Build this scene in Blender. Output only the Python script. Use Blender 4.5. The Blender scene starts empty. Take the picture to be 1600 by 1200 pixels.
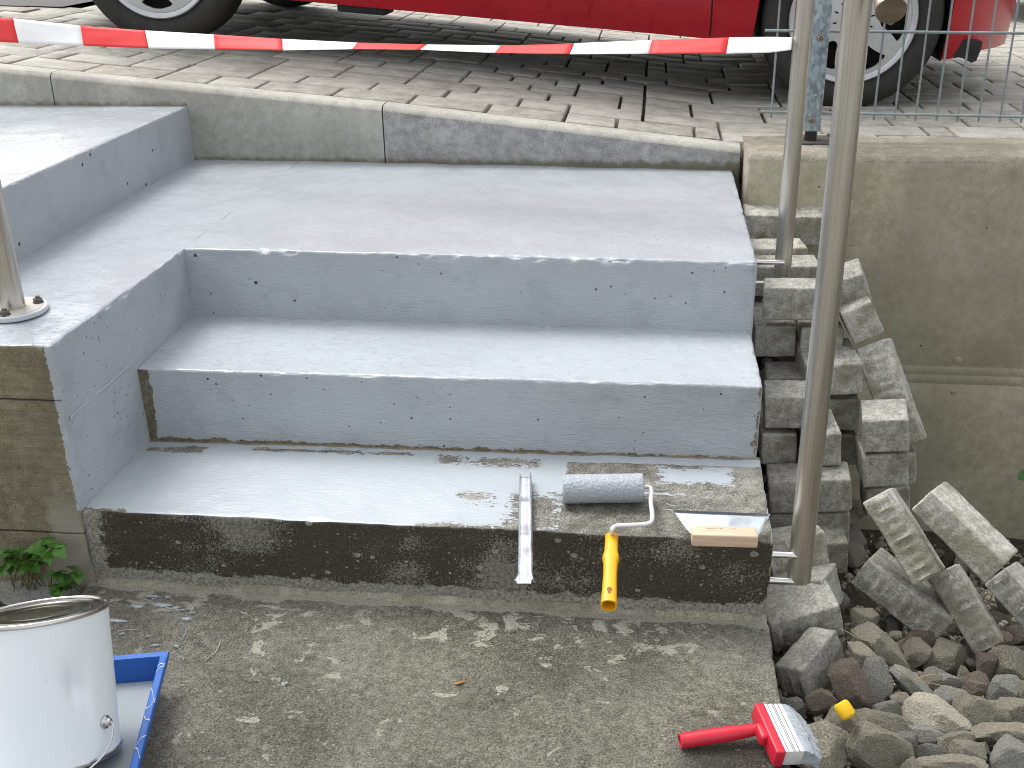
import bpy, bmesh, math, random
from mathutils import Vector, Matrix, noise, Euler
random.seed(7)
scene = bpy.context.scene
COL = scene.collection
PI = math.pi

# ------------------------------------------------------------------ camera
TH, RO, YA, FPX = 0.410834, -0.017743, -0.127736, 1737.25
CAM = Vector((-0.23909, -1.75240, 1.22928))
FW = Vector((math.sin(YA)*math.cos(TH), math.cos(YA)*math.cos(TH), -math.sin(TH)))
_R = Vector((math.cos(YA), -math.sin(YA), 0)); _U = _R.cross(FW)
RT = math.cos(RO)*_R + math.sin(RO)*_U
UP = -math.sin(RO)*_R + math.cos(RO)*_U
cd = bpy.data.cameras.new('camera'); cam = bpy.data.objects.new('camera', cd); COL.objects.link(cam)
cam.matrix_world = Matrix(((RT.x, UP.x, -FW.x, CAM.x), (RT.y, UP.y, -FW.y, CAM.y), (RT.z, UP.z, -FW.z, CAM.z), (0, 0, 0, 1)))
cd.sensor_width = 36; cd.lens = 36*FPX/1600; cd.clip_start = .02; cd.clip_end = 500
scene.camera = cam

# ------------------------------------------------------------------ light
W = bpy.data.worlds.new('World'); scene.world = W; W.use_nodes = True
nt = W.node_tree; bg = nt.nodes['Background']
SUN_EL, SUN_AZ = math.radians(58), math.radians(-50)     # azimuth from +Y towards +X
sky = nt.nodes.new('ShaderNodeTexSky'); sky.sky_type = 'NISHITA'; sky.sun_disc = False
sky.sun_elevation = SUN_EL; sky.sun_rotation = SUN_AZ; sky.dust_density = 3.0; sky.air_density = 1.0
hs = nt.nodes.new('ShaderNodeHueSaturation'); hs.inputs['Saturation'].default_value = .14; hs.inputs['Value'].default_value = 1
nt.links.new(sky.outputs[0], hs.inputs['Color']); nt.links.new(hs.outputs[0], bg.inputs['Color'])
bg.inputs['Strength'].default_value = .135
sd = bpy.data.lights.new('sun', 'SUN'); sd.energy = .8; sd.angle = math.radians(25); sd.color = (1, .97, .92)
sun = bpy.data.objects.new('sun', sd); COL.objects.link(sun)
sdir = Vector((math.sin(SUN_AZ)*math.cos(SUN_EL), math.cos(SUN_AZ)*math.cos(SUN_EL), math.sin(SUN_EL)))
sun.rotation_euler = (-sdir).to_track_quat('-Z', 'Y').to_euler()
vs = scene.view_settings; vs.view_transform = 'Standard'; vs.look = 'None'; vs.gamma = 1; vs.use_curve_mapping = False
vs.exposure = 1.2
try:
    scene.cycles.filter_width = 1.0
    scene.cycles.use_denoising = True; scene.cycles.denoiser = 'OPENIMAGEDENOISE'
    scene.cycles.denoising_input_passes = 'RGB_ALBEDO_NORMAL'; scene.cycles.denoising_prefilter = 'NONE'; scene.cycles.denoising_quality = 'HIGH'
except Exception: pass

# ------------------------------------------------------------------ helpers
def at(px, py, ax, val):
    "point where the photograph's pixel (1600x1200) meets the plane axis=val"
    d = FW + (px-800)/FPX*RT - (py-600)/FPX*UP
    return CAM + d*((val-CAM[ax])/d[ax])
def pix(P):
    d = Vector(P)-CAM; z = d.dot(FW)
    if z < .05: return None
    return (800+FPX*d.dot(RT)/z, 600-FPX*d.dot(UP)/z, z)
def mk(name, verts, faces, mat=None, parent=None, smooth=True, sharp=None, mats=None, fm=None):
    me = bpy.data.meshes.new(name); me.from_pydata([tuple(v) for v in verts], [], faces)
    for m in (mats or ([mat] if mat else [])): me.materials.append(m)
    if fm:
        for f, i in zip(me.polygons, fm): f.material_index = i
    me.update()
    if smooth:
        me.polygons.foreach_set('use_smooth', [True]*len(me.polygons))
        if sharp is not None: me.set_sharp_from_angle(angle=math.radians(sharp))
    o = bpy.data.objects.new(name, me); COL.objects.link(o)
    if parent: o.parent = parent
    return o
def from_bm(name, bm, mat=None, parent=None, smooth=True, sharp=35, mats=None):
    bmesh.ops.recalc_face_normals(bm, faces=bm.faces)
    me = bpy.data.meshes.new(name); bm.to_mesh(me); bm.free()
    for m in (mats or ([mat] if mat else [])): me.materials.append(m)
    if smooth:
        me.polygons.foreach_set('use_smooth', [True]*len(me.polygons)); me.set_sharp_from_angle(angle=math.radians(sharp))
    o = bpy.data.objects.new(name, me); COL.objects.link(o)
    if parent: o.parent = parent
    return o
def tag(o, label=None, cat=None, group=None, kind=None):
    if label: o['label'] = label
    if cat: o['category'] = cat
    if group: o['group'] = group
    if kind: o['kind'] = kind
    return o
def empty(name, loc=(0, 0, 0), label=None, cat=None, group=None, kind=None):
    o = bpy.data.objects.new(name, None); COL.objects.link(o); o.location = loc; o.empty_display_size = .05
    return tag(o, label, cat, group, kind)
def fbm(p, s, o=3):
    return noise.fractal(Vector(p)*s, 1.0, 2.0, o)
def box_bm(bm, lo, hi, bev=0, seg=2, M=None):
    r = bmesh.ops.create_cube(bm, size=1); vs_ = r['verts']
    c = [(a+b)/2 for a, b in zip(lo, hi)]; s = [b-a for a, b in zip(lo, hi)]
    for v in vs_: v.co = Vector((c[0]+v.co.x*s[0], c[1]+v.co.y*s[1], c[2]+v.co.z*s[2]))
    if bev:
        es = list({e for v in vs_ for e in v.link_edges})
        g = bmesh.ops.bevel(bm, geom=es, offset=bev, segments=seg, profile=.5, affect='EDGES')
        vs_ = list({v for f in g['faces'] for v in f.verts} | {v for v in vs_ if v.is_valid})
    if M:
        for v in vs_: v.co = M @ v.co
    return vs_
def tube_bm(bm, pts, r, n=16, caps=True, rfun=None):
    pts = [Vector(p) for p in pts]; rings = []
    t = (pts[1]-pts[0]).normalized(); a = t.orthogonal().normalized()
    for i, p in enumerate(pts):
        if i == 0: d = pts[1]-p
        elif i == len(pts)-1: d = p-pts[i-1]
        else: d = (pts[i+1]-p).normalized()+(p-pts[i-1]).normalized()
        d.normalize(); a = (a-d*a.dot(d)).normalized(); b = d.cross(a)
        rr = rfun(i/(len(pts)-1)) if rfun else r
        rings.append([bm.verts.new(p+rr*(math.cos(2*PI*k/n)*a+math.sin(2*PI*k/n)*b)) for k in range(n)])
    for i in range(len(rings)-1):
        for k in range(n):
            bm.faces.new((rings[i][k], rings[i][(k+1) % n], rings[i+1][(k+1) % n], rings[i+1][k]))
    if caps:
        bm.faces.new(rings[0][::-1]); bm.faces.new(rings[-1])
def tube(name, pts, r, mat, parent=None, n=16, caps=True, rfun=None, sharp=40):
    bm = bmesh.new(); tube_bm(bm, pts, r, n, caps, rfun); return from_bm(name, bm, mat, parent, sharp=sharp)
def lathe_bm(bm, prof, n=48, M=None, a0=0, a1=2*PI):
    "prof: list of (r, z); closed round"
    rings = []
    for r, z in prof:
        if r < 1e-6: rings.append([bm.verts.new((0, 0, z))])
        else: rings.append([bm.verts.new((r*math.cos(2*PI*k/n), r*math.sin(2*PI*k/n), z)) for k in range(n)])
    for A, B in zip(rings, rings[1:]):
        for k in range(n):
            k2 = (k+1) % n
            if len(A) == 1 and len(B) == 1: continue
            if len(A) == 1: bm.faces.new((A[0], B[k], B[k2]))
            elif len(B) == 1: bm.faces.new((A[k], B[0], A[k2]))
            else: bm.faces.new((A[k], B[k], B[k2], A[k2]))
    if M:
        for R in rings:
            for v in R: v.co = M @ v.co
def smooth_path(pts, n=6):
    pts = [Vector(p) for p in pts]; out = []
    for i in range(len(pts)-1):
        p0, p1, p2, p3 = pts[max(i-1, 0)], pts[i], pts[i+1], pts[min(i+2, len(pts)-1)]
        for k in range(n):
            t = k/n
            out.append(.5*((2*p1)+(p2-p0)*t+(2*p0-5*p1+4*p2-p3)*t*t+(3*p1-p0-3*p2+p3)*t**3))
    out.append(pts[-1]); return out
def frame(o, x, y, z):
    return Matrix(((x[0], y[0], z[0], o[0]), (x[1], y[1], z[1], o[1]), (x[2], y[2], z[2], o[2]), (0, 0, 0, 1)))

# ------------------------------------------------------------------ node helper
class NB:
    def __init__(s, name, rough=.6, metal=0, spec=.5, coat=0):
        s.m = bpy.data.materials.new(name); s.m.use_nodes = True; s.t = s.m.node_tree
        s.b = s.t.nodes['Principled BSDF']
        s.set('Roughness', rough); s.set('Metallic', metal); s.set('Specular IOR Level', spec)
        if coat: s.set('Coat Weight', coat); s.set('Coat Roughness', .08)
        s.tc = s.t.nodes.new('ShaderNodeTexCoord')
    def n(s, k): return s.t.nodes.new('ShaderNode'+k)
    def put(s, sock, v):
        if isinstance(v, bpy.types.NodeSocket): s.t.links.new(v, sock)
        elif isinstance(v, (tuple, list)) and sock.type == 'RGBA' and len(v) == 3: sock.default_value = (*v, 1)
        else: sock.default_value = v
    def set(s, k, v): s.put(s.b.inputs[k], v)
    @property
    def obj(s): return s.tc.outputs['Object']
    def scale(s, sc, vec=None, loc=(0, 0, 0)):
        m = s.n('Mapping'); s.put(m.inputs['Vector'], vec or s.obj); m.inputs['Scale'].default_value = sc; m.inputs['Location'].default_value = loc; return m.outputs[0]
    def noise(s, sc, det=4, rough=.55, vec=None, dist=0):
        m = s.n('TexNoise'); s.put(m.inputs['Vector'], vec or s.obj); m.inputs['Scale'].default_value = sc
        m.inputs['Detail'].default_value = det; m.inputs['Roughness'].default_value = rough; m.inputs['Distortion'].default_value = dist; return m.outputs['Fac']
    def voro(s, sc, vec=None, feat='F1', out='Distance', rnd=1):
        m = s.n('TexVoronoi'); m.feature = feat; s.put(m.inputs['Vector'], vec or s.obj); m.inputs['Scale'].default_value = sc; m.inputs['Randomness'].default_value = rnd; return m.outputs[out]
    def math(s, op, a, b=0, c=0):
        m = s.n('Math'); m.operation = op; s.put(m.inputs[0], a); s.put(m.inputs[1], b); s.put(m.inputs[2], c); return m.outputs[0]
    def rng(s, f, a, b, c=0, d=1, smooth=True):
        m = s.n('MapRange'); m.interpolation_type = 'SMOOTHSTEP' if smooth else 'LINEAR'
        for i, v in enumerate((f, a, b, c, d)): s.put(m.inputs[i], v)
        return m.outputs[0]
    def mix(s, f, a, b, mode='MIX'):
        m = s.n('Mix'); m.data_type = 'RGBA'; m.blend_type = mode; s.put(m.inputs[0], f); s.put(m.inputs[6], a); s.put(m.inputs[7], b); return m.outputs[2]
    def ramp(s, f, stops):
        m = s.n('ValToRGB'); s.put(m.inputs[0], f); e = m.color_ramp.elements
        while len(e) > 1: e.remove(e[-1])
        e[0].position = stops[0][0]; e[0].color = (*stops[0][1], 1)
        for p, c in stops[1:]:
            q = e.new(p); q.color = (*c, 1)
        return m.outputs[0]
    def xyz(s, vec=None):
        m = s.n('SeparateXYZ'); s.put(m.inputs[0], vec or s.obj); return m.outputs
    def box(s, u, v, x0, x1, y0, y1):
        "signed distance inside a rectangle, positive inside"
        a = s.math('MINIMUM', s.math('SUBTRACT', u, x0), s.math('SUBTRACT', x1, u))
        b = s.math('MINIMUM', s.math('SUBTRACT', v, y0), s.math('SUBTRACT', y1, v))
        return s.math('MINIMUM', a, b)
    def bump(s, h, strength=.5, dist=.002, normal=None):
        m = s.n('Bump'); m.inputs['Strength'].default_value = strength; m.inputs['Distance'].default_value = dist
        s.put(m.inputs['Height'], h)
        if normal: s.put(m.inputs['Normal'], normal)
        return m.outputs[0]
    def rand(s):
        m = s.n('ObjectInfo'); return m.outputs['Random']
def plain(name, col, rough=.5, metal=0, spec=.5, coat=0, var=.12, sc=40, bump=0, bsc=200):
    b = NB(name, rough, metal, spec, coat)
    f = b.noise(sc, 4)
    b.set('Base Color', b.mix(b.rng(f, .3, .7), tuple(c*(1-var) for c in col), tuple(min(1, c*(1+var)) for c in col)))
    if bump: b.set('Normal', b.bump(b.noise(bsc, 3), bump, .001))
    return b.m
# ------------------------------------------------------------------ materials
PAINT = (.41, .447, .478)
def paint_nodes(b, ripple=1.0):
    "returns colour, roughness, height of thick grey floor paint on rough concrete"
    v = b.scale((7, 22, 22))
    rip = b.noise(6, 5, .6, v, .6)                       # roller drag marks
    fine = b.noise(330, 3, .6)
    lump = b.noise(45, 4, .6)
    h = b.math('ADD', b.math('MULTIPLY', rip, 1.0*ripple), b.math('ADD', b.math('MULTIPLY', fine, .25), b.math('MULTIPLY', lump, .5)))
    col = b.mix(b.rng(b.noise(3.0, 4), .3, .7), tuple(c*.95 for c in PAINT), tuple(c*1.05 for c in PAINT))
    return col, h
def pits(b, sc=26, th=.06, dens=.62, vec=None):
    "sparse little holes: 1 inside"
    v = vec or b.scale((1, 1, 1))
    d = b.voro(sc, v); c = b.voro(sc, v, out='Color'); r = b.xyz(c)
    rad = b.math('MULTIPLY', b.rng(r[0], dens, 1, 0, 1, False), th*2.2)
    return b.rng(b.math('SUBTRACT', rad, b.math('ADD', d, b.math('MULTIPLY', b.math('SUBTRACT', b.noise(160, 2), .5), .07))), -.005, .02)
def painted(name, tread=True, dark_patch=None):
    b = NB(name, .3, 0, .5)
    col, h = paint_nodes(b, .7)
    P = b.math('MAXIMUM', pits(b, 22, .05, .66), pits(b, 60, .07, .72)) if not tread else None
    if tread:
        # glossy wet film, choppier along the front edges
        b.set('Roughness', b.rng(b.noise(9, 3), .35, .7, .17, .28)); b.set('Specular IOR Level', .5)
        b.set('Coat Weight', .12); b.set('Coat Roughness', .1)
        x, y, z = b.xyz()[:3]
        front = b.math('MAXIMUM', b.rng(b.math('SUBTRACT', y, b.math('MULTIPLY', b.noise(5, 3), .22)), .52, .70, 1, 0), b.rng(b.math('ADD', x, b.math('MULTIPLY', b.noise(4, 3), .2)), -1.45, -1.25, 0, 1))
        upper = b.rng(z, .55, .60, 0, 1)
        front = b.math('MAXIMUM', b.math('MINIMUM', front, b.rng(y, .9, 1.0, 1, 0)), upper)
        ch = b.noise(8, 5, .7, b.scale((5, 15, 15)), .8)
        ch = b.math('MULTIPLY', b.rng(ch, .54, .60), b.math('ADD', .12, b.math('MULTIPLY', front, .9)))
        b.set('Normal', b.bump(b.math('ADD', b.math('MULTIPLY', h, .35), b.math('MULTIPLY', ch, 2.2)), .42, .0022))
        b.set('Base Color', col)
    else:
        b.set('Roughness', .36)
        v2 = b.scale((10, 10, 60)); ridge = b.noise(5, 5, .65, v2, .4)
        h2 = b.math('ADD', h, b.math('MULTIPLY', ridge, .9))
        h2 = b.math('SUBTRACT', h2, b.math('MULTIPLY', P, 3))
        x, y, z = b.xyz()[:3]
        cc = b.mix(P, col, (.05, .045, .035))
        cc = b.mix(b.math('MULTIPLY', b.rng(b.noise(14, 4), .5, .72), .35), cc, (.27, .30, .33))
        eb = b.rng(b.math('ADD', b.math('SUBTRACT', x, -.004), b.math('ADD', b.math('MULTIPLY', b.math('SUBTRACT', b.noise(22, 5, .7), .5), .11), b.math('MULTIPLY', b.rng(z, .3, .5), -.018))), -.0008, .0008)
        cc = b.mix(eb, cc, b.ramp(b.noise(120, 4, .7), [(.35, (.10, .085, .05)), (.65, (.30, .275, .21))]))
        b.set('Base Color', cc); b.set('Normal', b.bump(h2, .95, .0028))
    return b, col
def M_tread():
    b, col = painted('painted_concrete_top', True); return b.m
def M_riser():
    b, col = painted('painted_concrete_side', False); return b.m
def M_riser2():
    "riser of the second step: bare mortar at its foot and at its left end"
    b, col = painted('painted_concrete_riser_with_bare_foot', False)
    x, y, z = b.xyz()[:3]
    base = b.b.inputs['Base Color'].links[0].from_socket
    nz = b.math('MULTIPLY', b.math('SUBTRACT', b.noise(30, 5, .65), .5), .030)
    m1 = b.rng(b.math('ADD', b.math('SUBTRACT', b.math('ADD', .178, b.math('MULTIPLY', x, .006)), z), nz), -.0015, .0015)
    wl = b.math('ADD', b.math('SUBTRACT', -1.279, x), nz)
    m2 = b.rng(wl, -.0015, .0015)
    m = b.math('MAXIMUM', m1, m2)
    f = b.noise(90, 5, .7)
    mort = b.ramp(f, [(.3, (.07, .06, .035)), (.5, (.16, .14, .09)), (.72, (.27, .25, .18))])
    b.set('Base Color', b.mix(m, base, mort)); b.set('Roughness', b.math('ADD', .36, b.math('MULTIPLY', m, .4)))
    return b.m
def bare(b, dark=(.10, .088, .062), mid=(.185, .17, .13), light=(.30, .285, .235), sc=1):
    agg = b.noise(420*sc, 3, .7); med = b.noise(38*sc, 5, .65); big = b.noise(4*sc, 4, .6)
    f = b.math('ADD', b.math('MULTIPLY', agg, .55), b.math('ADD', b.math('MULTIPLY', med, .3), b.math('MULTIPLY', big, .25)))
    return b.ramp(f, [(.46, dark), (.55, mid), (.64, light)]), b.math('ADD', b.math('MULTIPLY', agg, .8), b.math('MULTIPLY', med, 1.2))
def M_tread1():
    "first tread: paint with bare areas where it has not been rolled yet"
    b = NB('half_painted_tread', .4)
    x, y, z = b.xyz()[:3]
    pc, ph = paint_nodes(b, .8)
    cc, ch = bare(b, (.055, .05, .038), (.155, .148, .12), (.33, .325, .285), .8)
    nf = b.math('SUBTRACT', b.noise(120, 4, .7, b.scale((.8, 1.4, 1))), .5)
    nm = b.math('SUBTRACT', b.noise(22, 4, .6, b.scale((.6, 2.2, 1))), .5)
    def reg(x0, x1, y0, y1, off=0, a=.05, c=.02):
        d = b.box(x, y, x0, x1, y0, y1)
        return b.math('ADD', b.math('ADD', d, off), b.math('ADD', b.math('MULTIPLY', nf, a), b.math('MULTIPLY', nm, c)))
    A = reg(-.388, .05, -.05, .272, -.002, .016, .010)
    A = b.math('MINIMUM', A, b.math('MULTIPLY', reg(-.205, -.055, .196, .262, -.004, .06, .05), -1))
    A = b.math('MINIMUM', A, b.math('MULTIPLY', reg(-.30, -.15, .150, .158, -.002, .02, .06), -1))
    L = [A, reg(-.62, -.49, .055, .17, -.045, .16, .10), reg(-.66, -.43, .235, .285, -.012, .09, .05),
         reg(-1.06, -.70, .270, .288, -.004, .03, .05), reg(-1.30, -1.15, .245, .285, -.012, .05, .07),
         reg(-.49, -.38, -.02, .14, -.012, .12, .07), reg(-.66, -.37, -.03, .02, -.010, .06, .05),
         reg(-1.35, .05, .2995, .40, 0, .01, .012), reg(-1.31, -1.22, -.01, .012, -.002, .05, .04)]
    m = L[0]
    for q in L[1:]: m = b.math('MAXIMUM', m, q)
    m = b.rng(m, -.0012, .0012)
    crust = b.rng(b.math('SUBTRACT', y, b.math('ADD', .293, b.math('MULTIPLY', nm, .02))), -.001, .001)
    cc = b.mix(crust, cc, b.ramp(b.noise(70, 5, .7), [(.3, (.12, .10, .06)), (.7, (.33, .29, .20))]))
    b.set('Base Color', b.mix(m, pc, cc)); b.set('Roughness', b.math('ADD', .24, b.math('MULTIPLY', m, .42)))
    hh = b.mix(m, ph, b.math('SUBTRACT', b.math('MULTIPLY', ch, 1.1), .6))
    b.set('Normal', b.bump(hh, .6, .0022)); b.set('Specular IOR Level', .55)
    return b.m
def M_face1():
    "front face of the bottom step: dark damp film on concrete, pale at the foot"
    b = NB('damp_dark_concrete', .55)
    x, y, z = b.xyz()[:3]
    nf = b.math('SUBTRACT', b.noise(260, 4, .7), .5)
    nm = b.math('SUBTRACT', b.noise(28, 5, .65, b.scale((1, 1, 1.8))), .5)
    nl = b.noise(5.5, 3, .5, b.scale((1, 1, 1.7)))
    dark = b.mix(b.rng(nf, -.2, .25), (.024, .020, .011), (.072, .062, .040))
    lite = b.ramp(b.noise(150, 4, .7), [(.38, (.13, .125, .10)), (.6, (.32, .31, .26))])
    v = b.scale((1, 1, 1.4))
    chips = pits(b, 34, .13, .62, v); fines = b.math('MAXIMUM', pits(b, 85, .13, .62, v), b.math('MULTIPLY', pits(b, 190, .14, .6, v), .7))
    worn = b.rng(b.math('ADD', nl, b.math('MULTIPLY', nf, .9)), .54, .60)
    foot = b.rng(b.math('ADD', b.math('SUBTRACT', .034, z), b.math('MULTIPLY', nm, .05)), -.002, .002)
    lft = b.rng(b.math('ADD', b.math('SUBTRACT', -1.272, x), b.math('ADD', b.math('MULTIPLY', nm, .12), b.math('MULTIPLY', nf, .04))), -.004, .004)
    rt = b.rng(b.math('ADD', b.math('SUBTRACT', b.math('SUBTRACT', x, z), -.05), b.math('MULTIPLY', nm, .05)), -.002, .002)
    top = b.rng(b.math('ADD', b.math('SUBTRACT', z, .166), b.math('MULTIPLY', nm, .03)), -.002, .004)
    m = chips
    for q in (fines, b.math('MULTIPLY', worn, .7), foot, lft, rt, b.math('MULTIPLY', top, .8)): m = b.math('MAXIMUM', m, q)
    b.set('Base Color', b.mix(m, dark, lite)); b.set('Roughness', b.math('ADD', .5, b.math('MULTIPLY', m, .3)))
    b.set('Normal', b.bump(b.math('ADD', b.math('ADD', nf, b.math('MULTIPLY', nm, 1.5)), b.math('MULTIPLY', m, -.5)), .7, .002))
    return b.m
def M_slab():
    b = NB('wet_rough_concrete', .5)
    x, y, z = b.xyz()[:3]
    grain = b.noise(260, 5, .85); g2 = b.noise(60, 4, .6); big = b.noise(3.2, 4, .55)
    f = b.math('ADD', b.math('MULTIPLY', grain, .68), b.math('ADD', b.math('MULTIPLY', g2, .20), b.math('MULTIPLY', big, .22)))
    col = b.ramp(f, [(.45, (.050, .046, .032)), (.505, (.138, .130, .098)), (.555, (.225, .215, .168)), (.62, (.40, .39, .33))])
    # pale mortar scabs
    n1 = b.noise(19, 6, .75, b.scale((1, 1.25, 1)), .5); n2 = b.noise(2.6, 2, .5, b.scale((1, 1, 1), loc=(3, 1, 0)))
    near = b.rng(y, -.16, -.01, 0, .055)
    sc = b.rng(b.math('ADD', b.math('ADD', n1, b.math('MULTIPLY', n2, .20)), near), .70, .715)
    sp = b.math('MAXIMUM', pits(b, 19, .07, .6, b.scale((1, 1.3, 1))), pits(b, 60, .09, .66, b.scale((1, 1.4, 1))))
    m = b.math('MAXIMUM', sc, b.math('MULTIPLY', sp, .8))
    edge = b.rng(b.math('ADD', b.math('SUBTRACT', y, -.024), b.math('MULTIPLY', b.math('SUBTRACT', b.noise(12, 4), .5), .05)), -.002, .003)
    m = b.math('MAXIMUM', m, b.math('MULTIPLY', edge, .9))
    pale = b.ramp(b.noise(190, 3, .7), [(.3, (.34, .33, .26)), (.7, (.62, .60, .51))])
    dark_patch = b.rng(b.math('ADD', b.box(x, y, -.16, .02, -.42, -.335), b.math('MULTIPLY', b.math('SUBTRACT', g2, .5), .1)), -.02, .03, 1, .45)  # ragged darker patch of slab along the brush handle
    colm = b.mix(m, col, pale)
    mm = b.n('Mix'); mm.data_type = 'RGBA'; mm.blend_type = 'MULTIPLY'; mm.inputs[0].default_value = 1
    b.put(mm.inputs[6], colm); b.put(mm.inputs[7], dark_patch)
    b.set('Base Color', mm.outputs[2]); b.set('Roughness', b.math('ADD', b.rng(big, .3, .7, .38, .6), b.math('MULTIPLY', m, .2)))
    b.set('Normal', b.bump(b.math('ADD', b.math('MULTIPLY', grain, 1.3), b.math('ADD', g2, b.math('MULTIPLY', m, .5))), 1.0, .005))
    return b.m
def M_concrete(name, a, c, d, rough=.8, sc=1, green=0, pit=True, stria=None, bump=.45):
    b = NB(name, rough)
    x, y, z = b.xyz()[:3]
    col, h = bare(b, a, c, d, sc)
    big = b.noise(2.2, 4, .6, b.scale((1, 1, .6)), .5)
    col = b.mix(b.math('MULTIPLY', b.rng(big, .42, .68), .55), col, tuple(q*.62 for q in c))
    if pit:
        P = pits(b, 30, .045, .78)
        col = b.mix(P, col, (.035, .03, .022)); h = b.math('SUBTRACT', h, b.math('MULTIPLY', P, 2))
    if stria:
        st = b.noise(4, 5, .7, b.scale(stria), .3); h = b.math('ADD', h, b.math('MULTIPLY', st, 1.4))
        col = b.mix(b.math('MULTIPLY', b.rng(st, .35, .65), .35), col, a)
    if name.startswith('board'):
        for zz in (.395, .11):
            q = b.math('ABSOLUTE', b.math('SUBTRACT', b.math('ADD', z, b.math('MULTIPLY', b.math('SUBTRACT', b.noise(14, 3), .5), .010)), zz))
            ln = b.rng(q, .0008, .0028, 1, 0); col = b.mix(b.math('MULTIPLY', ln, .75), col, (.05, .042, .028)); h = b.math('ADD', b.math('SUBTRACT', h, b.math('MULTIPLY', ln, 2.2)), b.rng(b.math('SUBTRACT', z, zz), -.002, .002, 0, 1.6))
        pc = b.rng(b.math('ADD', b.math('SUBTRACT', b.math('SUBTRACT', x, b.math('MULTIPLY', z, .2)), -1.405), b.math('MULTIPLY', b.math('SUBTRACT', b.noise(20, 4, .7), .5), .10)), -.01, .02)
        pc = b.math('MULTIPLY', pc, b.rng(z, .12, .24, 1, 0)); col = b.mix(b.math('MULTIPLY', pc, .8), col, (.33, .31, .25))
        pe = b.rng(b.math('ADD', b.math('SUBTRACT', x, -1.3115), b.math('ADD', b.math('MULTIPLY', b.math('SUBTRACT', b.noise(60, 4, .75), .5), .030), b.math('MULTIPLY', b.rng(z, .1, .3), .004))), -.0008, .0008)
        pe = b.math('MULTIPLY', pe, b.rng(z, .16, .165)); col = b.mix(pe, col, PAINT)
    if 'kerb_concrete' in name:
        bs = b.math('ADD', .509, b.rng(x, -1.6381, -1.6379, .162, 0))
        ms = b.rng(b.math('ADD', b.math('SUBTRACT', z, bs), b.math('MULTIPLY', b.math('SUBTRACT', b.noise(40, 5, .7), .5), -.045)), -.004, .016, 1, 0)
        col = b.mix(b.math('MULTIPLY', ms, .75), col, (.10, .095, .038))
    if green:
        g = b.rng(b.noise(7, 5, .7), .46, .66)
        col = b.mix(b.math('MULTIPLY', g, green), col, (.085, .085, .03))
    b.set('Base Color', col); b.set('Normal', b.bump(h, bump, .0018)); return b.m
def M_brick():
    b = NB('grey_concrete_brick', .85)
    r = b.rand(); big = b.noise(9, 5, .65, b.scale((1, 1, 1)), .3); f = b.noise(190, 4, .75); md = b.noise(45, 5, .7)
    s = b.math('ADD', b.math('MULTIPLY', f, .5), b.math('MULTIPLY', md, .5))
    col = b.ramp(s, [(.38, (.22, .215, .18)), (.5, (.42, .41, .365)), (.60, (.58, .565, .51))])
    geo = b.n('NewGeometry'); pt = b.rng(geo.outputs['Pointiness'], .5, .56, 0, .35)
    col = b.mix(pt, col, (.46, .43, .34))
    moss = b.rng(b.math('ADD', big, b.math('MULTIPLY', r, .14)), .55, .72, 0, .7)
    col = b.mix(moss, col, (.17, .155, .095))
    dk = b.rng(b.noise(20, 5, .7, b.scale((1, 1, 1), loc=(4, 2, 1))), .56, .72, 0, .45)
    col = b.mix(dk, col, (.17, .17, .155))
    tint = b.rng(r, 0, 1, .78, 1.12, False)
    mm = b.n('Mix'); mm.data_type = 'RGBA'; mm.blend_type = 'MULTIPLY'; mm.inputs[0].default_value = 1
    b.put(mm.inputs[6], col); b.put(mm.inputs[7], tint); b.set('Base Color', mm.outputs[2])
    b.set('Normal', b.bump(b.math('ADD', f, b.math('MULTIPLY', md, 1.6)), .75, .0025)); return b.m
def M_rock(name, a, c):
    b = NB(name, .8)
    r = b.rand(); f = b.noise(80, 5, .75); g = b.noise(14, 4, .6, None, .8); w = b.noise(9, 2, .5, b.scale((1, 1, 4)), 1.5)
    col = b.ramp(b.math('ADD', b.math('MULTIPLY', f, .45), b.math('MULTIPLY', g, .55)), [(.36, tuple(q*.5 for q in a)), (.5, a), (.66, c)])
    col = b.mix(b.rng(w, .62, .70, 0, .3), col, tuple(min(1, q*1.6) for q in c))
    geo = b.n('NewGeometry'); col = b.mix(b.rng(b.noise(30, 5, .8, b.scale((1, 1, 1), loc=(2, 5, 1))), .54, .70, 0, .55), col, tuple(q*.42 for q in a))
    tint = b.rng(r, 0, 1, .75, 1.45, False)
    mm = b.n('Mix'); mm.data_type = 'RGBA'; mm.blend_type = 'MULTIPLY'; mm.inputs[0].default_value = 1
    b.put(mm.inputs[6], col); b.put(mm.inputs[7], tint); b.set('Base Color', mm.outputs[2])
    b.set('Normal', b.bump(b.math('ADD', f, b.math('MULTIPLY', g, 1.6)), 1.0, .005)); return b.m
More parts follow.
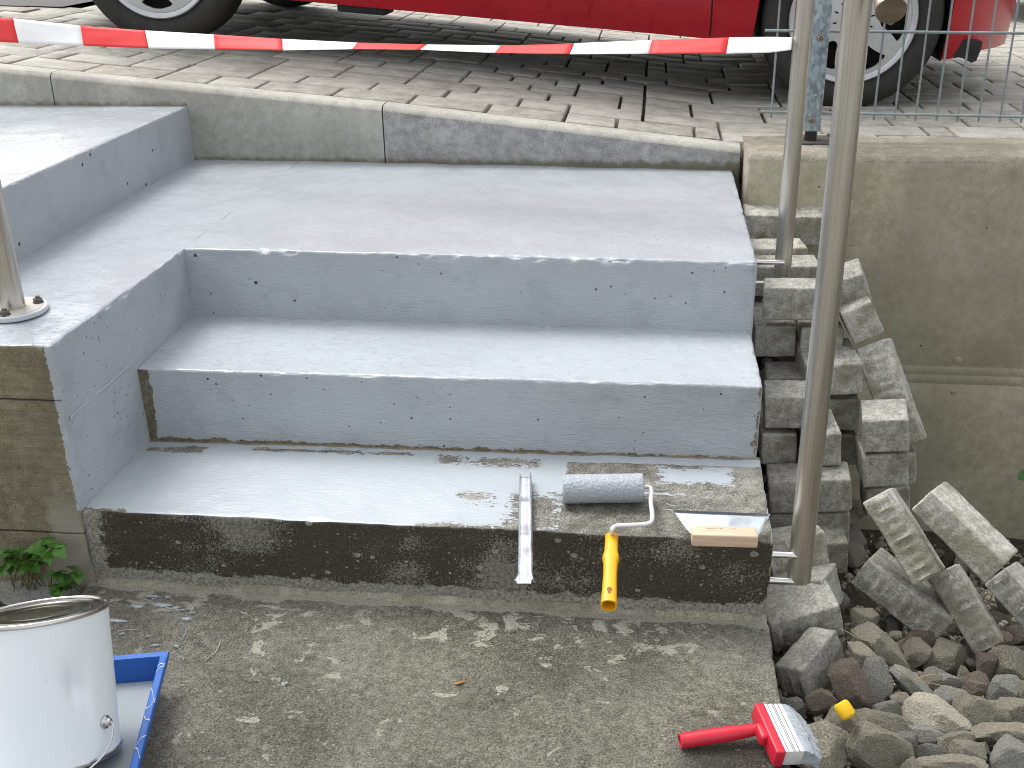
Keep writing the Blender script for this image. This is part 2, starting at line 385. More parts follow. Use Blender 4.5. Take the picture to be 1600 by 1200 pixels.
def M_paver():
    b = NB('beige_grey_paver', .85)
    v = b.n('VectorMath'); v.operation = 'ADD'; r = b.rand(); oi = b.n('ObjectInfo')
    b.put(v.inputs[0], b.obj); b.put(v.inputs[1], oi.outputs['Location']); vec = v.outputs[0]
    f = b.noise(230, 4, .7, vec); g = b.noise(16, 5, .65, vec)
    col = b.ramp(b.math('ADD', b.math('MULTIPLY', f, .4), b.math('MULTIPLY', g, .6)), [(.38, (.25, .24, .205)), (.5, (.385, .37, .32)), (.60, (.50, .485, .425))])
    col = b.mix(b.rng(r, .0, 1, 0, .35), col, (.38, .375, .35))
    rust = b.rng(b.noise(3.1, 3, .5, vec), .63, .72, 0, .3)
    col = b.mix(rust, col, (.38, .30, .20))
    tint = b.rng(oi.outputs['Random'], 0, 1, .86, 1.08, False)
    mm = b.n('Mix'); mm.data_type = 'RGBA'; mm.blend_type = 'MULTIPLY'; mm.inputs[0].default_value = 1
    b.put(mm.inputs[6], col); b.put(mm.inputs[7], tint); b.set('Base Color', mm.outputs[2])
    b.set('Normal', b.bump(b.math('ADD', f, g), .5, .0015)); return b.m
def M_steel(name, col=(.60, .575, .53), rough=.36, axis=2, streak=500):
    b = NB(name, rough, 1.0)
    sc = [streak]*3; sc[axis] = 6
    s = b.noise(1, 3, .6, b.scale(tuple(sc))); bl = b.noise(6, 3)
    b.set('Base Color', b.mix(b.rng(s, .3, .7), tuple(q*.85 for q in col), tuple(q*1.08 for q in col)))
    b.set('Roughness', b.math('ADD', b.rng(bl, .3, .7, rough-.05, rough+.05), b.math('MULTIPLY', b.math('SUBTRACT', s, .5), .12)))
    b.set('Anisotropic', .5); b.set('Normal', b.bump(s, .08, .0005)); return b.m
def M_galv():
    b = NB('galvanised_zinc', .42, .65)
    c = b.xyz(b.voro(130, b.scale((1, 1, .6)), out='Color'))[0]
    b.set('Base Color', b.ramp(b.math('ADD', b.math('MULTIPLY', c, .5), b.math('MULTIPLY', b.noise(40, 4), .5)), [(.2, (.22, .28, .33)), (.5, (.33, .41, .47)), (.85, (.50, .58, .63))]))
    b.set('Roughness', b.rng(c, 0, 1, .34, .55)); return b.m
def M_can():
    b = NB('white_lacquered_tin', .32, .0, .5)
    x, y, z = b.xyz()[:3]
    sc = b.math('MAXIMUM', pits(b, 16, .05, .80, b.scale((1, 1, .6))), b.math('MULTIPLY', b.rng(b.noise(9, 5, .75, b.scale((1, 1, .35))), .68, .72), .5))
    b.set('Base Color', b.mix(b.math('MULTIPLY', sc, .5), (.78, .84, .87), (.38, .40, .42)))
    b.set('Normal', b.bump(b.noise(5, 2, .4, b.scale((1, 1, .25))), .25, .004)); return b.m
def M_tin(name='bare_tin', col=(.55, .54, .52), rough=.22):
    b = NB(name, rough, 1.0); s = b.noise(14, 3)
    b.set('Base Color', col); b.set('Roughness', b.rng(s, .3, .7, rough*.7, rough*1.5)); b.set('Normal', b.bump(b.noise(30, 2), .12, .001)); return b.m
def M_asphalt():
    b = NB('worn_asphalt', .9); f = b.noise(300, 3, .7)
    b.set('Base Color', b.ramp(f, [(.35, (.07, .07, .07)), (.65, (.15, .15, .15))])); b.set('Normal', b.bump(f, .6, .003)); return b.m
def M_carpaint(name, col):
    b = NB(name, .45, 0, .25, .35); b.set('Coat Roughness', .05)
    b.set('Base Color', b.mix(b.rng(b.noise(3, 3), .35, .65), col, tuple(q*.86 for q in col))); return b.m
def M_grime(name, col, rough, d=(.10, .09, .075), amt=.4, sc=18):
    b = NB(name, rough); f = b.noise(sc, 5, .7)
    b.set('Base Color', b.mix(b.rng(f, .45, .75, 0, amt), col, d)); b.set('Roughness', rough); b.set('Normal', b.bump(b.noise(120, 3), .2, .001)); return b.m
def M_bristle():
    b = NB('paint_soaked_bristles', .5); s = b.noise(1, 3, .6, b.scale((25, 900, 300)))
    b.set('Base Color', b.ramp(s, [(.35, (.22, .25, .275)), (.6, (.42, .46, .49))])); b.set('Normal', b.bump(s, .8, .001)); return b.m
def M_nap():
    b = NB('paint_soaked_roller_nap', .45)
    n = b.noise(260, 3, .7); P = pits(b, 60, .06, .72)
    b.set('Base Color', b.mix(P, b.mix(b.rng(n, .3, .7), (.30, .335, .37), (.40, .44, .475)), (.10, .11, .12)))
    b.set('Normal', b.bump(b.math('SUBTRACT', n, b.math('MULTIPLY', P, .8)), .8, .002)); return b.m
def M_wood():
    b = NB('pale_beech_wood', .55); s = b.noise(1, 4, .6, b.scale((8, 160, 160)))
    b.set('Base Color', b.ramp(s, [(.3, (.50, .37, .25)), (.7, (.66, .52, .38))])); b.set('Normal', b.bump(s, .1, .0005)); return b.m
def M_leaf(name='green_leaf', a=(.035, .10, .015), c=(.085, .22, .03)):
    b = NB(name, .45, 0, .4); n = b.noise(60, 3); r = b.rand()
    b.set('Base Color', b.mix(b.math('ADD', b.math('MULTIPLY', n, .6), b.math('MULTIPLY', r, .4)), a, c))
    b.set('Subsurface Weight', .08); b.set('Normal', b.bump(b.noise(90, 3), .3, .001)); return b.m
MAT = dict(tread=M_tread(), riser=M_riser(), riser2=M_riser2(), tread1=M_tread1(), face1=M_face1(), slab=M_slab(),
    cheek=M_concrete('board_marked_concrete', (.105, .090, .050), (.215, .188, .118), (.34, .305, .205), stria=(2, 2, 26), bump=.8),
    kerbL=M_concrete('kerb_concrete', (.28, .28, .24), (.38, .38, .34), (.47, .47, .425), green=.10),
    kerbtop=M_concrete('worn_kerb_top', (.34, .33, .285), (.46, .45, .395), (.57, .56, .50), bump=.6),
    kerbR=M_concrete('blue_grey_kerb_concrete', (.17, .175, .17), (.31, .315, .31), (.46, .465, .455), green=.10, bump=.8),
    wall=M_concrete('retaining_wall_concrete', (.33, .295, .205), (.45, .415, .305), (.56, .525, .41), green=.12, bump=.5),
    walltop=M_concrete('rough_wall_top_concrete', (.16, .145, .105), (.30, .28, .22), (.44, .42, .345), green=.15, bump=1),
    brick=M_brick(), paver=M_paver(), joint=plain('dark_joint_sand', (.035, .03, .022), .95, var=.5, sc=90, bump=.8),
    rock=M_rock('brown_grey_rock', (.36, .33, .25), (.60, .565, .465)), rockg=M_rock('grey_rock', (.36, .355, .315), (.58, .57, .51)),
    rockr=M_rock('reddish_brown_rock', (.24, .195, .15), (.42, .36, .29)), rockc=M_rock('cream_limestone', (.52, .48, .38), (.74, .69, .57)),
    soil=plain('dark_damp_soil', (.045, .037, .025), .95, var=.5, sc=60, bump=1, bsc=90),
    steel=M_steel('brushed_stainless_steel'), pin=M_steel('polished_steel_pin', (.72, .71, .70), .22, 0, 300), cap=M_steel('brushed_cap', (.42, .38, .30), .38, 0, 60),
    galv=M_galv(), wire=plain('galvanised_wire', (.27, .31, .32), .45, .5), bolt=M_tin('bolt_steel', (.34, .32, .29), .35),
    boltd=M_grime('old_bolt', (.10, .095, .085), .5, (.05, .04, .03)), flange=M_grime('painted_rim', (.50, .55, .58), .35, (.42, .40, .36), .6),
    flt=M_grime('flange_top', (.50, .47, .42), .4, (.55, .56, .56), .6),
    red=M_carpaint('red_car_paint', (.40, .004, .014)), dblue=M_carpaint('dark_blue_car_paint', (.012, .018, .035)),
    rubber=M_grime('tyre_rubber', (.022, .021, .020), .75, (.05, .046, .04), .5), black=M_grime('black_car_plastic', (.010, .010, .011), .6, (.03, .03, .03), .4),
    glass=plain('dark_car_glass', (.01, .012, .014), .05, 0, .8), silver=plain('silver_wheel_cover', (.52, .53, .55), .33, .45, var=.04),
    lamp=plain('clear_lamp_glass', (.5, .5, .5), .1, .2), redlamp=plain('red_lamp_glass', (.35, .01, .01), .12),
    tred=M_grime('red_tape', (.72, .028, .030), .6, (.62, .03, .03), .5), twhite=M_grime('white_tape', (.80, .80, .80), .6, (.70, .72, .70), .5),
    can=M_can(), tin=M_tin(), lid=M_tin('can_lid', (.25, .245, .22), .2), blue=M_grime('blue_plastic', (.010, .105, .42), .4, (.01, .085, .34), .6),
    wet=NB('wet_grey_paint', .22).m, yellow=M_grime('yellow_plastic', (.80, .40, .008), .35, (.72, .34, .006), .4),
    yfoam=M_grime('yellow_foam', (.75, .46, .01), .8, (.55, .30, .01), .5), redp=M_grime('red_plastic', (.56, .018, .040), .36, (.48, .015, .03), .5),
    bristle=M_bristle(), nap=M_nap(), wood=M_wood(), white=plain('white_coated_metal', (.74, .74, .74), .28, .25, var=.04), ferr=plain('bright_ferrule', (.80, .80, .80), .25, .35, var=.05),
    alu=M_tin('bright_aluminium', (.68, .71, .74), .32), blade=M_tin('polished_blade', (.60, .66, .72), .16), ink=plain('printed_ink', (.10, .06, .04), .6),
    leaf=M_leaf(), leafd=M_leaf('dark_green_leaf', (.012, .05, .012), (.035, .12, .02)), stem=plain('plant_stem', (.10, .12, .03), .6), straw=plain('dry_straw', (.30, .25, .13), .8), dead=plain('brown_leaf', (.26, .12, .03), .6),
    asphalt=M_asphalt(), yard=plain('yard_concrete', (.18, .17, .14), .9, var=.3, sc=8, bump=.6), gap_shade=plain('inner_black', (.004, .004, .004), .9))  # last entry: near black painted as shade of seams, grooves, slots and wheel inside
_w = MAT['wet'].node_tree.nodes['Principled BSDF']; _w.inputs['Base Color'].default_value = (.31, .345, .365, 1)
# ------------------------------------------------------------------ setting: ground sheets
ZX = [(-60, 2.4), (-2.9, .850), (-2.063, .769), (-1.035, .675), (.02, .560), (.6, .551), (3, .53), (60, .30)]
def zp(x):
    for (a, za), (b, zb) in zip(ZX, ZX[1:]):
        if x <= b: return za+(zb-za)*(x-a)/(b-a)
    return ZX[-1][1]
def grid_obj(name, xs, ys, zf, mat, parent=None):
    V = [(x, y, zf(x, y)) for y in ys for x in xs]; n = len(xs)
    F = [(j*n+i, j*n+i+1, (j+1)*n+i+1, (j+1)*n+i) for j in range(len(ys)-1) for i in range(n-1)]
    return mk(name, V, F, mat, parent)
xs_all = [-60, -20, -8, -5, -3.6, -2.9, -2.5, -2.063, -1.5, -1.035, -.5, .02, .3, .6, 1.2, 2, 3, 6, 15, 60]
pav = grid_obj('pavement', xs_all, [1.56, 2, 3, 5, 8, 14, 30, 60], lambda x, y: zp(x)-.014-(0 if y > 1.6 else .1), MAT['joint'])
tag(pav, kind='structure')
# asphalt road beyond the paved forecourt
rd = mk('road', [(-2.98-8, 2.9-.6, 0), (-2.98, 2.86, 0), (-2.75, 2.97, 0), (-2.9, 60, 0), (-40, 60, 0), (-40, 2.3, 0)], [(0, 1, 2, 3, 4, 5)], MAT['asphalt'])
for v in rd.data.vertices: v.co.z = zp(v.co.x)+.006
tag(rd, kind='structure')
yard = mk('ground', [(-60, -60, -.75), (60, -60, -.75), (60, 2.5, -.75), (-60, 2.5, -.75)], [(0, 1, 2, 3)], MAT['yard']); tag(yard, kind='structure')
# walls on the outer sides of the lower yard keep the levels honest beyond the frame
lower = mk('lower_yard', [(-30, -30, -.03), (30, -30, -.03), (30, -1.15, -.03), (-30, -1.15, -.03)], [(0, 1, 2, 3)], MAT['yard']); tag(lower, kind='structure')

# ------------------------------------------------------------------ pavers
def paver_mesh(w, d, seed):
    rnd = random.Random(seed); bm = bmesh.new(); h = .05; g = .0045
    a, b_ = w/2-g, d/2-g*.95
    box_bm(bm, (-a, -b_, -h), (a, b_, 0), .005, 2)
    for v in bm.verts:
        v.co.x += rnd.uniform(-1, 1)*.0012; v.co.y += rnd.uniform(-1, 1)*.0012
        if v.co.z > -.01: v.co.z += rnd.uniform(-1, 1)*.0007
    bmesh.ops.recalc_face_normals(bm, faces=bm.faces)
    me = bpy.data.meshes.new('paver'); bm.to_mesh(me); bm.free(); me.materials.append(MAT['paver'])
    me.polygons.foreach_set('use_smooth', [True]*len(me.polygons)); me.set_sharp_from_angle(angle=math.radians(50)); return me
U = .079; X0, Y0 = -3.9, 1.616; NX, NY = 96, 66
occ = [[False]*NX for _ in range(NY)]
rp = random.Random(31); tiles = []
pm = {}
for j in range(NY):
    for i in range(NX):
        if occ[j][i]: continue
        opts = [((3, 2), 9), ((2, 2), 5), ((1, 2), 4)]
        rp.shuffle(opts); done = False
        cand = []
        for (w, d), wt in opts: cand += [(w, d)]*wt
        for _ in range(12):
            w, d = rp.choice(cand)
            if i+w > NX or j+d > NY: continue
            if all(not occ[j+b_][i+a] for b_ in range(d) for a in range(w)): done = True; break
        if not done:
            w, d = 1, 1
            for q in ((3, 1), (2, 1), (1, 2)):
                if i+q[0] <= NX and j+q[1] <= NY and all(not occ[j+b_][i+a] for b_ in range(q[1]) for a in range(q[0])): w, d = q; break
        for b_ in range(d):
            for a in range(w): occ[j+b_][i+a] = True
        tiles.append((X0+(i+w/2)*U, Y0+(j+d/2)*U, w, d))
vis = []; rest = []
for (x, y, w, d) in tiles:
    if x-.5*w*U > .03 and y+d*U/2 < 1.70: continue
    if x < -2.6 and y > 2.86+.47*(x+2.98)+.16: continue
    q = pix((x, y, zp(x)))
    inv = q and -60 < q[0] < 1660 and -25 < q[1] < 260
    (vis if inv else rest).append((q[2] if q else 99, x, y, w, d))
vis.sort(); ind = vis[:300]; rest += vis[300:]
for k, (_, x, y, w, d) in enumerate(ind):
    key = (w, d, k % 3)
    if key not in pm: pm[key] = paver_mesh(w*U, d*U, hash(key) & 1023)
    o = bpy.data.objects.new('paver', pm[key]); COL.objects.link(o); o.parent = pav
    sl = math.atan((zp(x+.05)-zp(x-.05))/.1)
    o.location = (x, y, zp(x)+rp.uniform(-.0015, .0015)); o.rotation_euler = (rp.uniform(-.006, .006), -sl+rp.uniform(-.006, .006), rp.uniform(-.006, .006))
V = []; F = []
for (_, x, y, w, d) in rest:
    if _ == 99: continue
    a, b_ = w*U/2-.004, d*U/2-.003; n = len(V); z = rp.uniform(-.001, .001)
    for (sx, sy, dz) in ((-1, -1, 0), (1, -1, 0), (1, 1, 0), (-1, 1, 0), (-1, -1, -.03), (1, -1, -.03), (1, 1, -.03), (-1, 1, -.03)):
        V.append((x+sx*a, y+sy*b_, zp(x+sx*a)+z+dz))
    F += [(n, n+1, n+2, n+3), (n, n+4, n+5, n+1), (n+1, n+5, n+6, n+2), (n+2, n+6, n+7, n+3), (n+3, n+7, n+4, n)]
o = mk('paver_field', V, F, MAT['paver'], pav, smooth=False); o['kind'] = 'stuff'

# ------------------------------------------------------------------ rounded, chipped concrete blocks
def spaced(a, b, coarse, fine=.0022, band=.016, lo=True, hi=True):
    s = [a]; x = a
    while x < b-1e-6:
        st = fine if ((lo and x-a < band) or (hi and b-x < band+coarse*.6)) else coarse
        x = min(b, x+st)
        if b-x < st*.4: x = b
        s.append(x)
    return s
def rblock(name, lo, hi, free, faces, parent, zoff=None, r0=.006, chip=.012, wav=.0009, seed=0, xstep=.0045, coarse=.014, x1lim=99):
    """faces: dict side -> material; side in 'top','front'(-y),'right'(+x),'left'(-x). free: set of rounded limits ('x0','x1','y0','y1','z1')."""
    sv = Vector((seed*7.3, seed*3.1, seed*5.7)); V = []; F = []; fm = []; keys = list(faces); ml = [faces[k] for k in keys]
    def rad(p):
        q = p*9+sv; n1 = noise.noise(q); n2 = noise.noise(p*38+sv); n3 = noise.noise(p*95+sv)
        c = max(0, n1*.8+n2*.8-.18)
        return r0+r0*.5*n2+chip*min(1.2, c*2.2)+.0018*n3
    def warp(p):
        r = max(.0012, rad(p)); q = p.copy()
        if 'x0' in free: q.x = max(q.x, lo[0]+r)
        if 'x1' in free and p.y < x1lim: q.x = min(q.x, hi[0]-r)
        if 'y0' in free: q.y = max(q.y, lo[1]+r)
        if 'y1' in free: q.y = min(q.y, hi[1]-r)
        if 'z1' in free: q.z = min(q.z, hi[2]-r)
        d = p-q
        if d.length > 1e-7: p = q+d.normalized()*min(r, d.length)
        w = wav*noise.noise(p*14+sv)+wav*.6*noise.noise(p*55+sv)
        lf = Vector((0, .0028*noise.noise(p*7+Vector((3, 1, 4)))+.0014*noise.noise(p*26), .0022*noise.noise(p*8+Vector((9, 2, 5)))+.0012*noise.noise(p*30+Vector((1, 7, 2)))))*(1 if r0 > 0 and 'y0' in free and seed != 8 else .4)
        p = p+Vector((w+(.0025*noise.noise(p*8)+.0012*noise.noise(p*28) if seed == 3 and hi[0] < -1 else 0), -w, w*.8))+lf
        if zoff: p.z += zoff(p.x, p.y)
        return p
    xsF = spaced(lo[0], hi[0], xstep*1.6, .003, .012, 'x0' in free, 'x1' in free); ys = spaced(lo[1], hi[1], coarse, lo='y0' in free, hi='y1' in free)
    xsC = xsF; zs = spaced(lo[2], hi[2], coarse, lo=False, hi=True)
    def addgrid(P, mi):
        n0 = len(V); nu = len(P[0])
        for row in P:
            for p in row: V.append(warp(p))
        for j in range(len(P)-1):
            for i in range(nu-1):
                F.append((n0+j*nu+i, n0+j*nu+i+1, n0+(j+1)*nu+i+1, n0+(j+1)*nu+i)); fm.append(mi)
    if 'top' in faces: addgrid([[Vector((x, y, hi[2])) for x in xsC] for y in ys], keys.index('top'))
    if 'front' in faces: addgrid([[Vector((x, lo[1], z)) for x in xsC] for z in zs], keys.index('front'))
    ysf = spaced(lo[1], min(hi[1], x1lim+.01), .006, lo='y0' in free, hi='y1' in free)
    if 'right' in faces: addgrid([[Vector((hi[0], y, z)) for y in ysf] for z in zs], keys.index('right'))
    if 'left' in faces: addgrid([[Vector((lo[0], y, z)) for y in ysf[::-1]] for z in zs], keys.index('left'))
    bm = bmesh.new(); vv = [bm.verts.new(v) for v in V]
    for f, m in zip(F, fm):
        q = bm.faces.new([vv[i] for i in f]); q.material_index = m; q.smooth = True
    bmesh.ops.remove_doubles(bm, verts=bm.verts, dist=.0003)
    me = bpy.data.meshes.new(name); bm.to_mesh(me); bm.free()
    for m in ml: me.materials.append(m)
    o = bpy.data.objects.new(name, me); COL.objects.link(o); o.parent = parent; return o
def bil(x0, x1, y0, y1, a, b, c, d, base):
    "corner heights: a left-front, b right-front, c left-back, d right-back, minus base"
    def f(x, y):
        u = min(1, max(0, (x-x0)/(x1-x0))); v = min(1, max(0, (y-y0)/(y1-y0)))
        return (a*(1-u)+b*u)*(1-v)+(c*(1-u)+d*u)*v-base
    return f
XL = -1.302; Y1, Y2, Y3 = .3074, .6162, 1.5305
st = empty('concrete_stairs', (-.65, 0, 0), 'freshly grey painted concrete stairs with an unpainted bottom step and a landing', 'stairs')
st.location = (0, 0, 0)
rblock('step', (XL, 0, -.2), (.003, Y1+.002, .168), {'x1', 'y0', 'z1'}, dict(top=MAT['tread1'], front=MAT['face1'], right=MAT['cheek']), st,
       bil(XL, 0, 0, Y1, .164, .168, .1625, .177, .168), seed=1, r0=.005, chip=.012)['label'] = 'bottom step, half painted, with a dark damp front'
rblock('step', (XL, Y1, .12), (-.003, Y2+.002, .334), {'x1', 'y0', 'z1'}, dict(top=MAT['tread'], front=MAT['riser2'], right=MAT['cheek']), st,
       bil(XL, 0, Y1, Y2, .330, .338, .339, .336, .334), seed=2, chip=.010)
rblock('landing', (XL, Y2, .28), (.0, Y3+.01, .500), {'x1', 'y0', 'z1'}, dict(top=MAT['tread'], front=MAT['riser'], right=MAT['cheek']), st,
       bil(XL, 0, Y2, Y3, .503, .497, .508, .493, .500), seed=3, chip=.012, coarse=.02)
rblock('cheek', (-1.80, 0, -.25), (XL, Y3+.01, .504), {'x1', 'y0', 'z1'}, dict(top=MAT['tread'], front=MAT['cheek'], right=MAT['riser']), st,
       lambda x, y: -.001+.005*min(1, max(0, (y-Y2)/(Y3-Y2))), seed=3, chip=.014, coarse=.014, x1lim=Y2-.002)
rblock('upper_platform', (-3.2, -.0+.02, .45), (-1.638, Y3+.01, .6715), {'x1', 'z1'}, dict(top=MAT['tread'], right=MAT['riser'], front=MAT['riser']), st, seed=5, chip=.007, coarse=.02, xstep=.01)
# the upper platform stands behind the left frame edge as well: plain cheek wall below it
rblock('side_wall', (-3.2, .004, -.25), (-1.802, .03, .45), {'z1'}, dict(front=MAT['cheek']), st, seed=6, coarse=.03, xstep=.02)
# joint line of the formwork on the painted cheek: a shallow ridge
V = []; F = []
n = 90
for i in range(n+1):
    y = .012+(.30-.012)*i/n
    z = .352-.0*y+.0012*noise.noise(Vector((y*20, 1, 2)))
    for dz, dx in ((-.004, 0), (-.0008, .0016+.0008*noise.noise(Vector((y*60, 3, 3)))), (.0012, .0014), (.004, 0)): V.append((XL+dx, y, z+dz))
for i in range(n):
    for k in range(3): F.append((i*4+k, (i+1)*4+k, (i+1)*4+k+1, i*4+k+1))
mk('formwork_ridge', V, F, MAT['riser'], st)
# mortar fillet where the bottom step meets the slab
V = []; F = []
n = 260
for i in range(n+1):
    x = XL+.004+(1.300)*i/n
    a = .014+.004*noise.noise(Vector((x*9, 0, 0)))+.002*noise.noise(Vector((x*50, 0, 0)))
    for k in range(5):
        t = k/4; V.append((x, -a*(1-t)**1.6+.0005, a*t**1.8-.001+.0006*noise.noise(Vector((x*80, t*9, 0)))))
for i in range(n):
    for k in range(4): F.append((i*5+k, (i+1)*5+k, (i+1)*5+k+1, i*5+k+1))
mk('mortar_fillet', V, F, MAT['walltop'], st)

# lower slab the tools stand on
slab = rblock('slab', (-1.315, -1.2, -.35), (.006, .001, 0), {'x1', 'z1'}, dict(top=MAT['slab'], right=MAT['slab'], left=MAT['slab']), None, seed=8, chip=.016, r0=.005, wav=.0016, coarse=.010, xstep=.006)
tag(slab, kind='structure')

# ------------------------------------------------------------------ kerb
kerb = empty('kerb', (0, 0, 0), 'sloping kerb of three long concrete stones between the landing and the pavement', 'kerb')
def kerb_stone(x0, x1, z0, z1, mat, seed):
    V = []; F = []; n = 60
    for i in range(n+1):
        x = x0+(x1-x0)*i/n; z = z0+(z1-z0)*i/n; w = .0008*noise.noise(Vector((x*14, seed, 0)))
        c = .007+.002*noise.noise(Vector((x*20, seed, 4)))
        for (y, zz) in ((Y3, .40), (Y3+.0005, (z+.45)/2), (Y3+w, z-.014-c*.3), (Y3+.003, z-.012+c*.2), (Y3+.011, z-.0022), (Y3+.015, z-.0006), (Y3+.04, z), (Y3+.071, z), (Y3+.076, z-.004), (Y3+.076, .40)): V.append((x, y, zz))
    k = 10
    fm = []
    for i in range(n):
        for j in range(k-1): F.append((i*k+j, (i+1)*k+j, (i+1)*k+j+1, i*k+j+1)); fm.append(1 if 2 <= j < 8 else 0)
    F.append(tuple(range(k))[::-1]); F.append(tuple(n*k+j for j in range(k))); fm += [0, 0]
    return mk('kerb_stone', V, F, None, kerb, sharp=50, mats=[mat, MAT['kerbtop']], fm=fm)
kerb_stone(-3.2, -2.0645, .879, .769, MAT['kerbL'], 1)
kerb_stone(-2.0605, -1.0375, .769, .675, MAT['kerbL'], 2)
kerb_stone(-1.0335, .020, .675, .559, MAT['kerbR'], 3)['label'] = 'bluish grey kerb stone with a rougher face'

# ------------------------------------------------------------------ retaining wall
wall = empty('retaining_wall', (0, 0, 0), 'brownish concrete retaining wall with a rough chamfered top, carrying the wire fence', 'wall')
V = []; F = []; fm = []
zs = [-.9, -.5, -.2, -.112, -.110, -.107, -.105, -.082, -.0795, -.077, -.055, -.052, -.049, .1, .3, .53]
prof = [(1.40+(.0012 if z in (-.110, -.107, -.0795, -.052) else 0)-.03*0, z) for z in zs] + [(1.4005, .549), (1.401, .5505), (1.4135, .5635), (1.4155, .5645), (1.5, .565), (1.6, .565), (1.69, .563)]
xs = spaced(.030, 3.2, .02, .004, .02, True, False)
k = len(prof)
for x in xs:
    e = max(0, .014-(x-.030)); cut = .014-math.sqrt(max(0, .014**2-e*e)) if e > 0 else 0
    for (y, z) in prof:
        nn = .0012*noise.noise(Vector((x*8, y*9, z*6)))+(.0022*noise.noise(Vector((x*45, y*45, z*20))) if z > .54 else 0)
        V.append((x, max(y, 1.4+cut)+nn if z < .56 else y+nn, min(z, .565-cut)+(nn if z > .54 else 0)))
for i in range(len(xs)-1):
    for j in range(k-1):
        F.append((i*k+j, (i+1)*k+j, (i+1)*k+j+1, i*k+j+1)); fm.append(1 if prof[j][1] > .54 else 0)
F.append(tuple(range(k))[::-1]); fm.append(0)
mk('wall_body', V, F, None, wall, mats=[MAT['wall'], MAT['walltop']], fm=fm, sharp=60)
for (px, py, r) in ((1497, 563, .011), (1490, 612, .009)):
    P = at(px, py, 1, 1.399); bm = bmesh.new(); lathe_bm(bm, [(r, -.002), (r*.9, .0012), (r*.5, .0026), (0, .003)], 18, Matrix.Translation(P) @ Matrix.Rotation(PI/2, 4, 'X')); from_bm('mortar_plug', bm, MAT['wall'], wall)
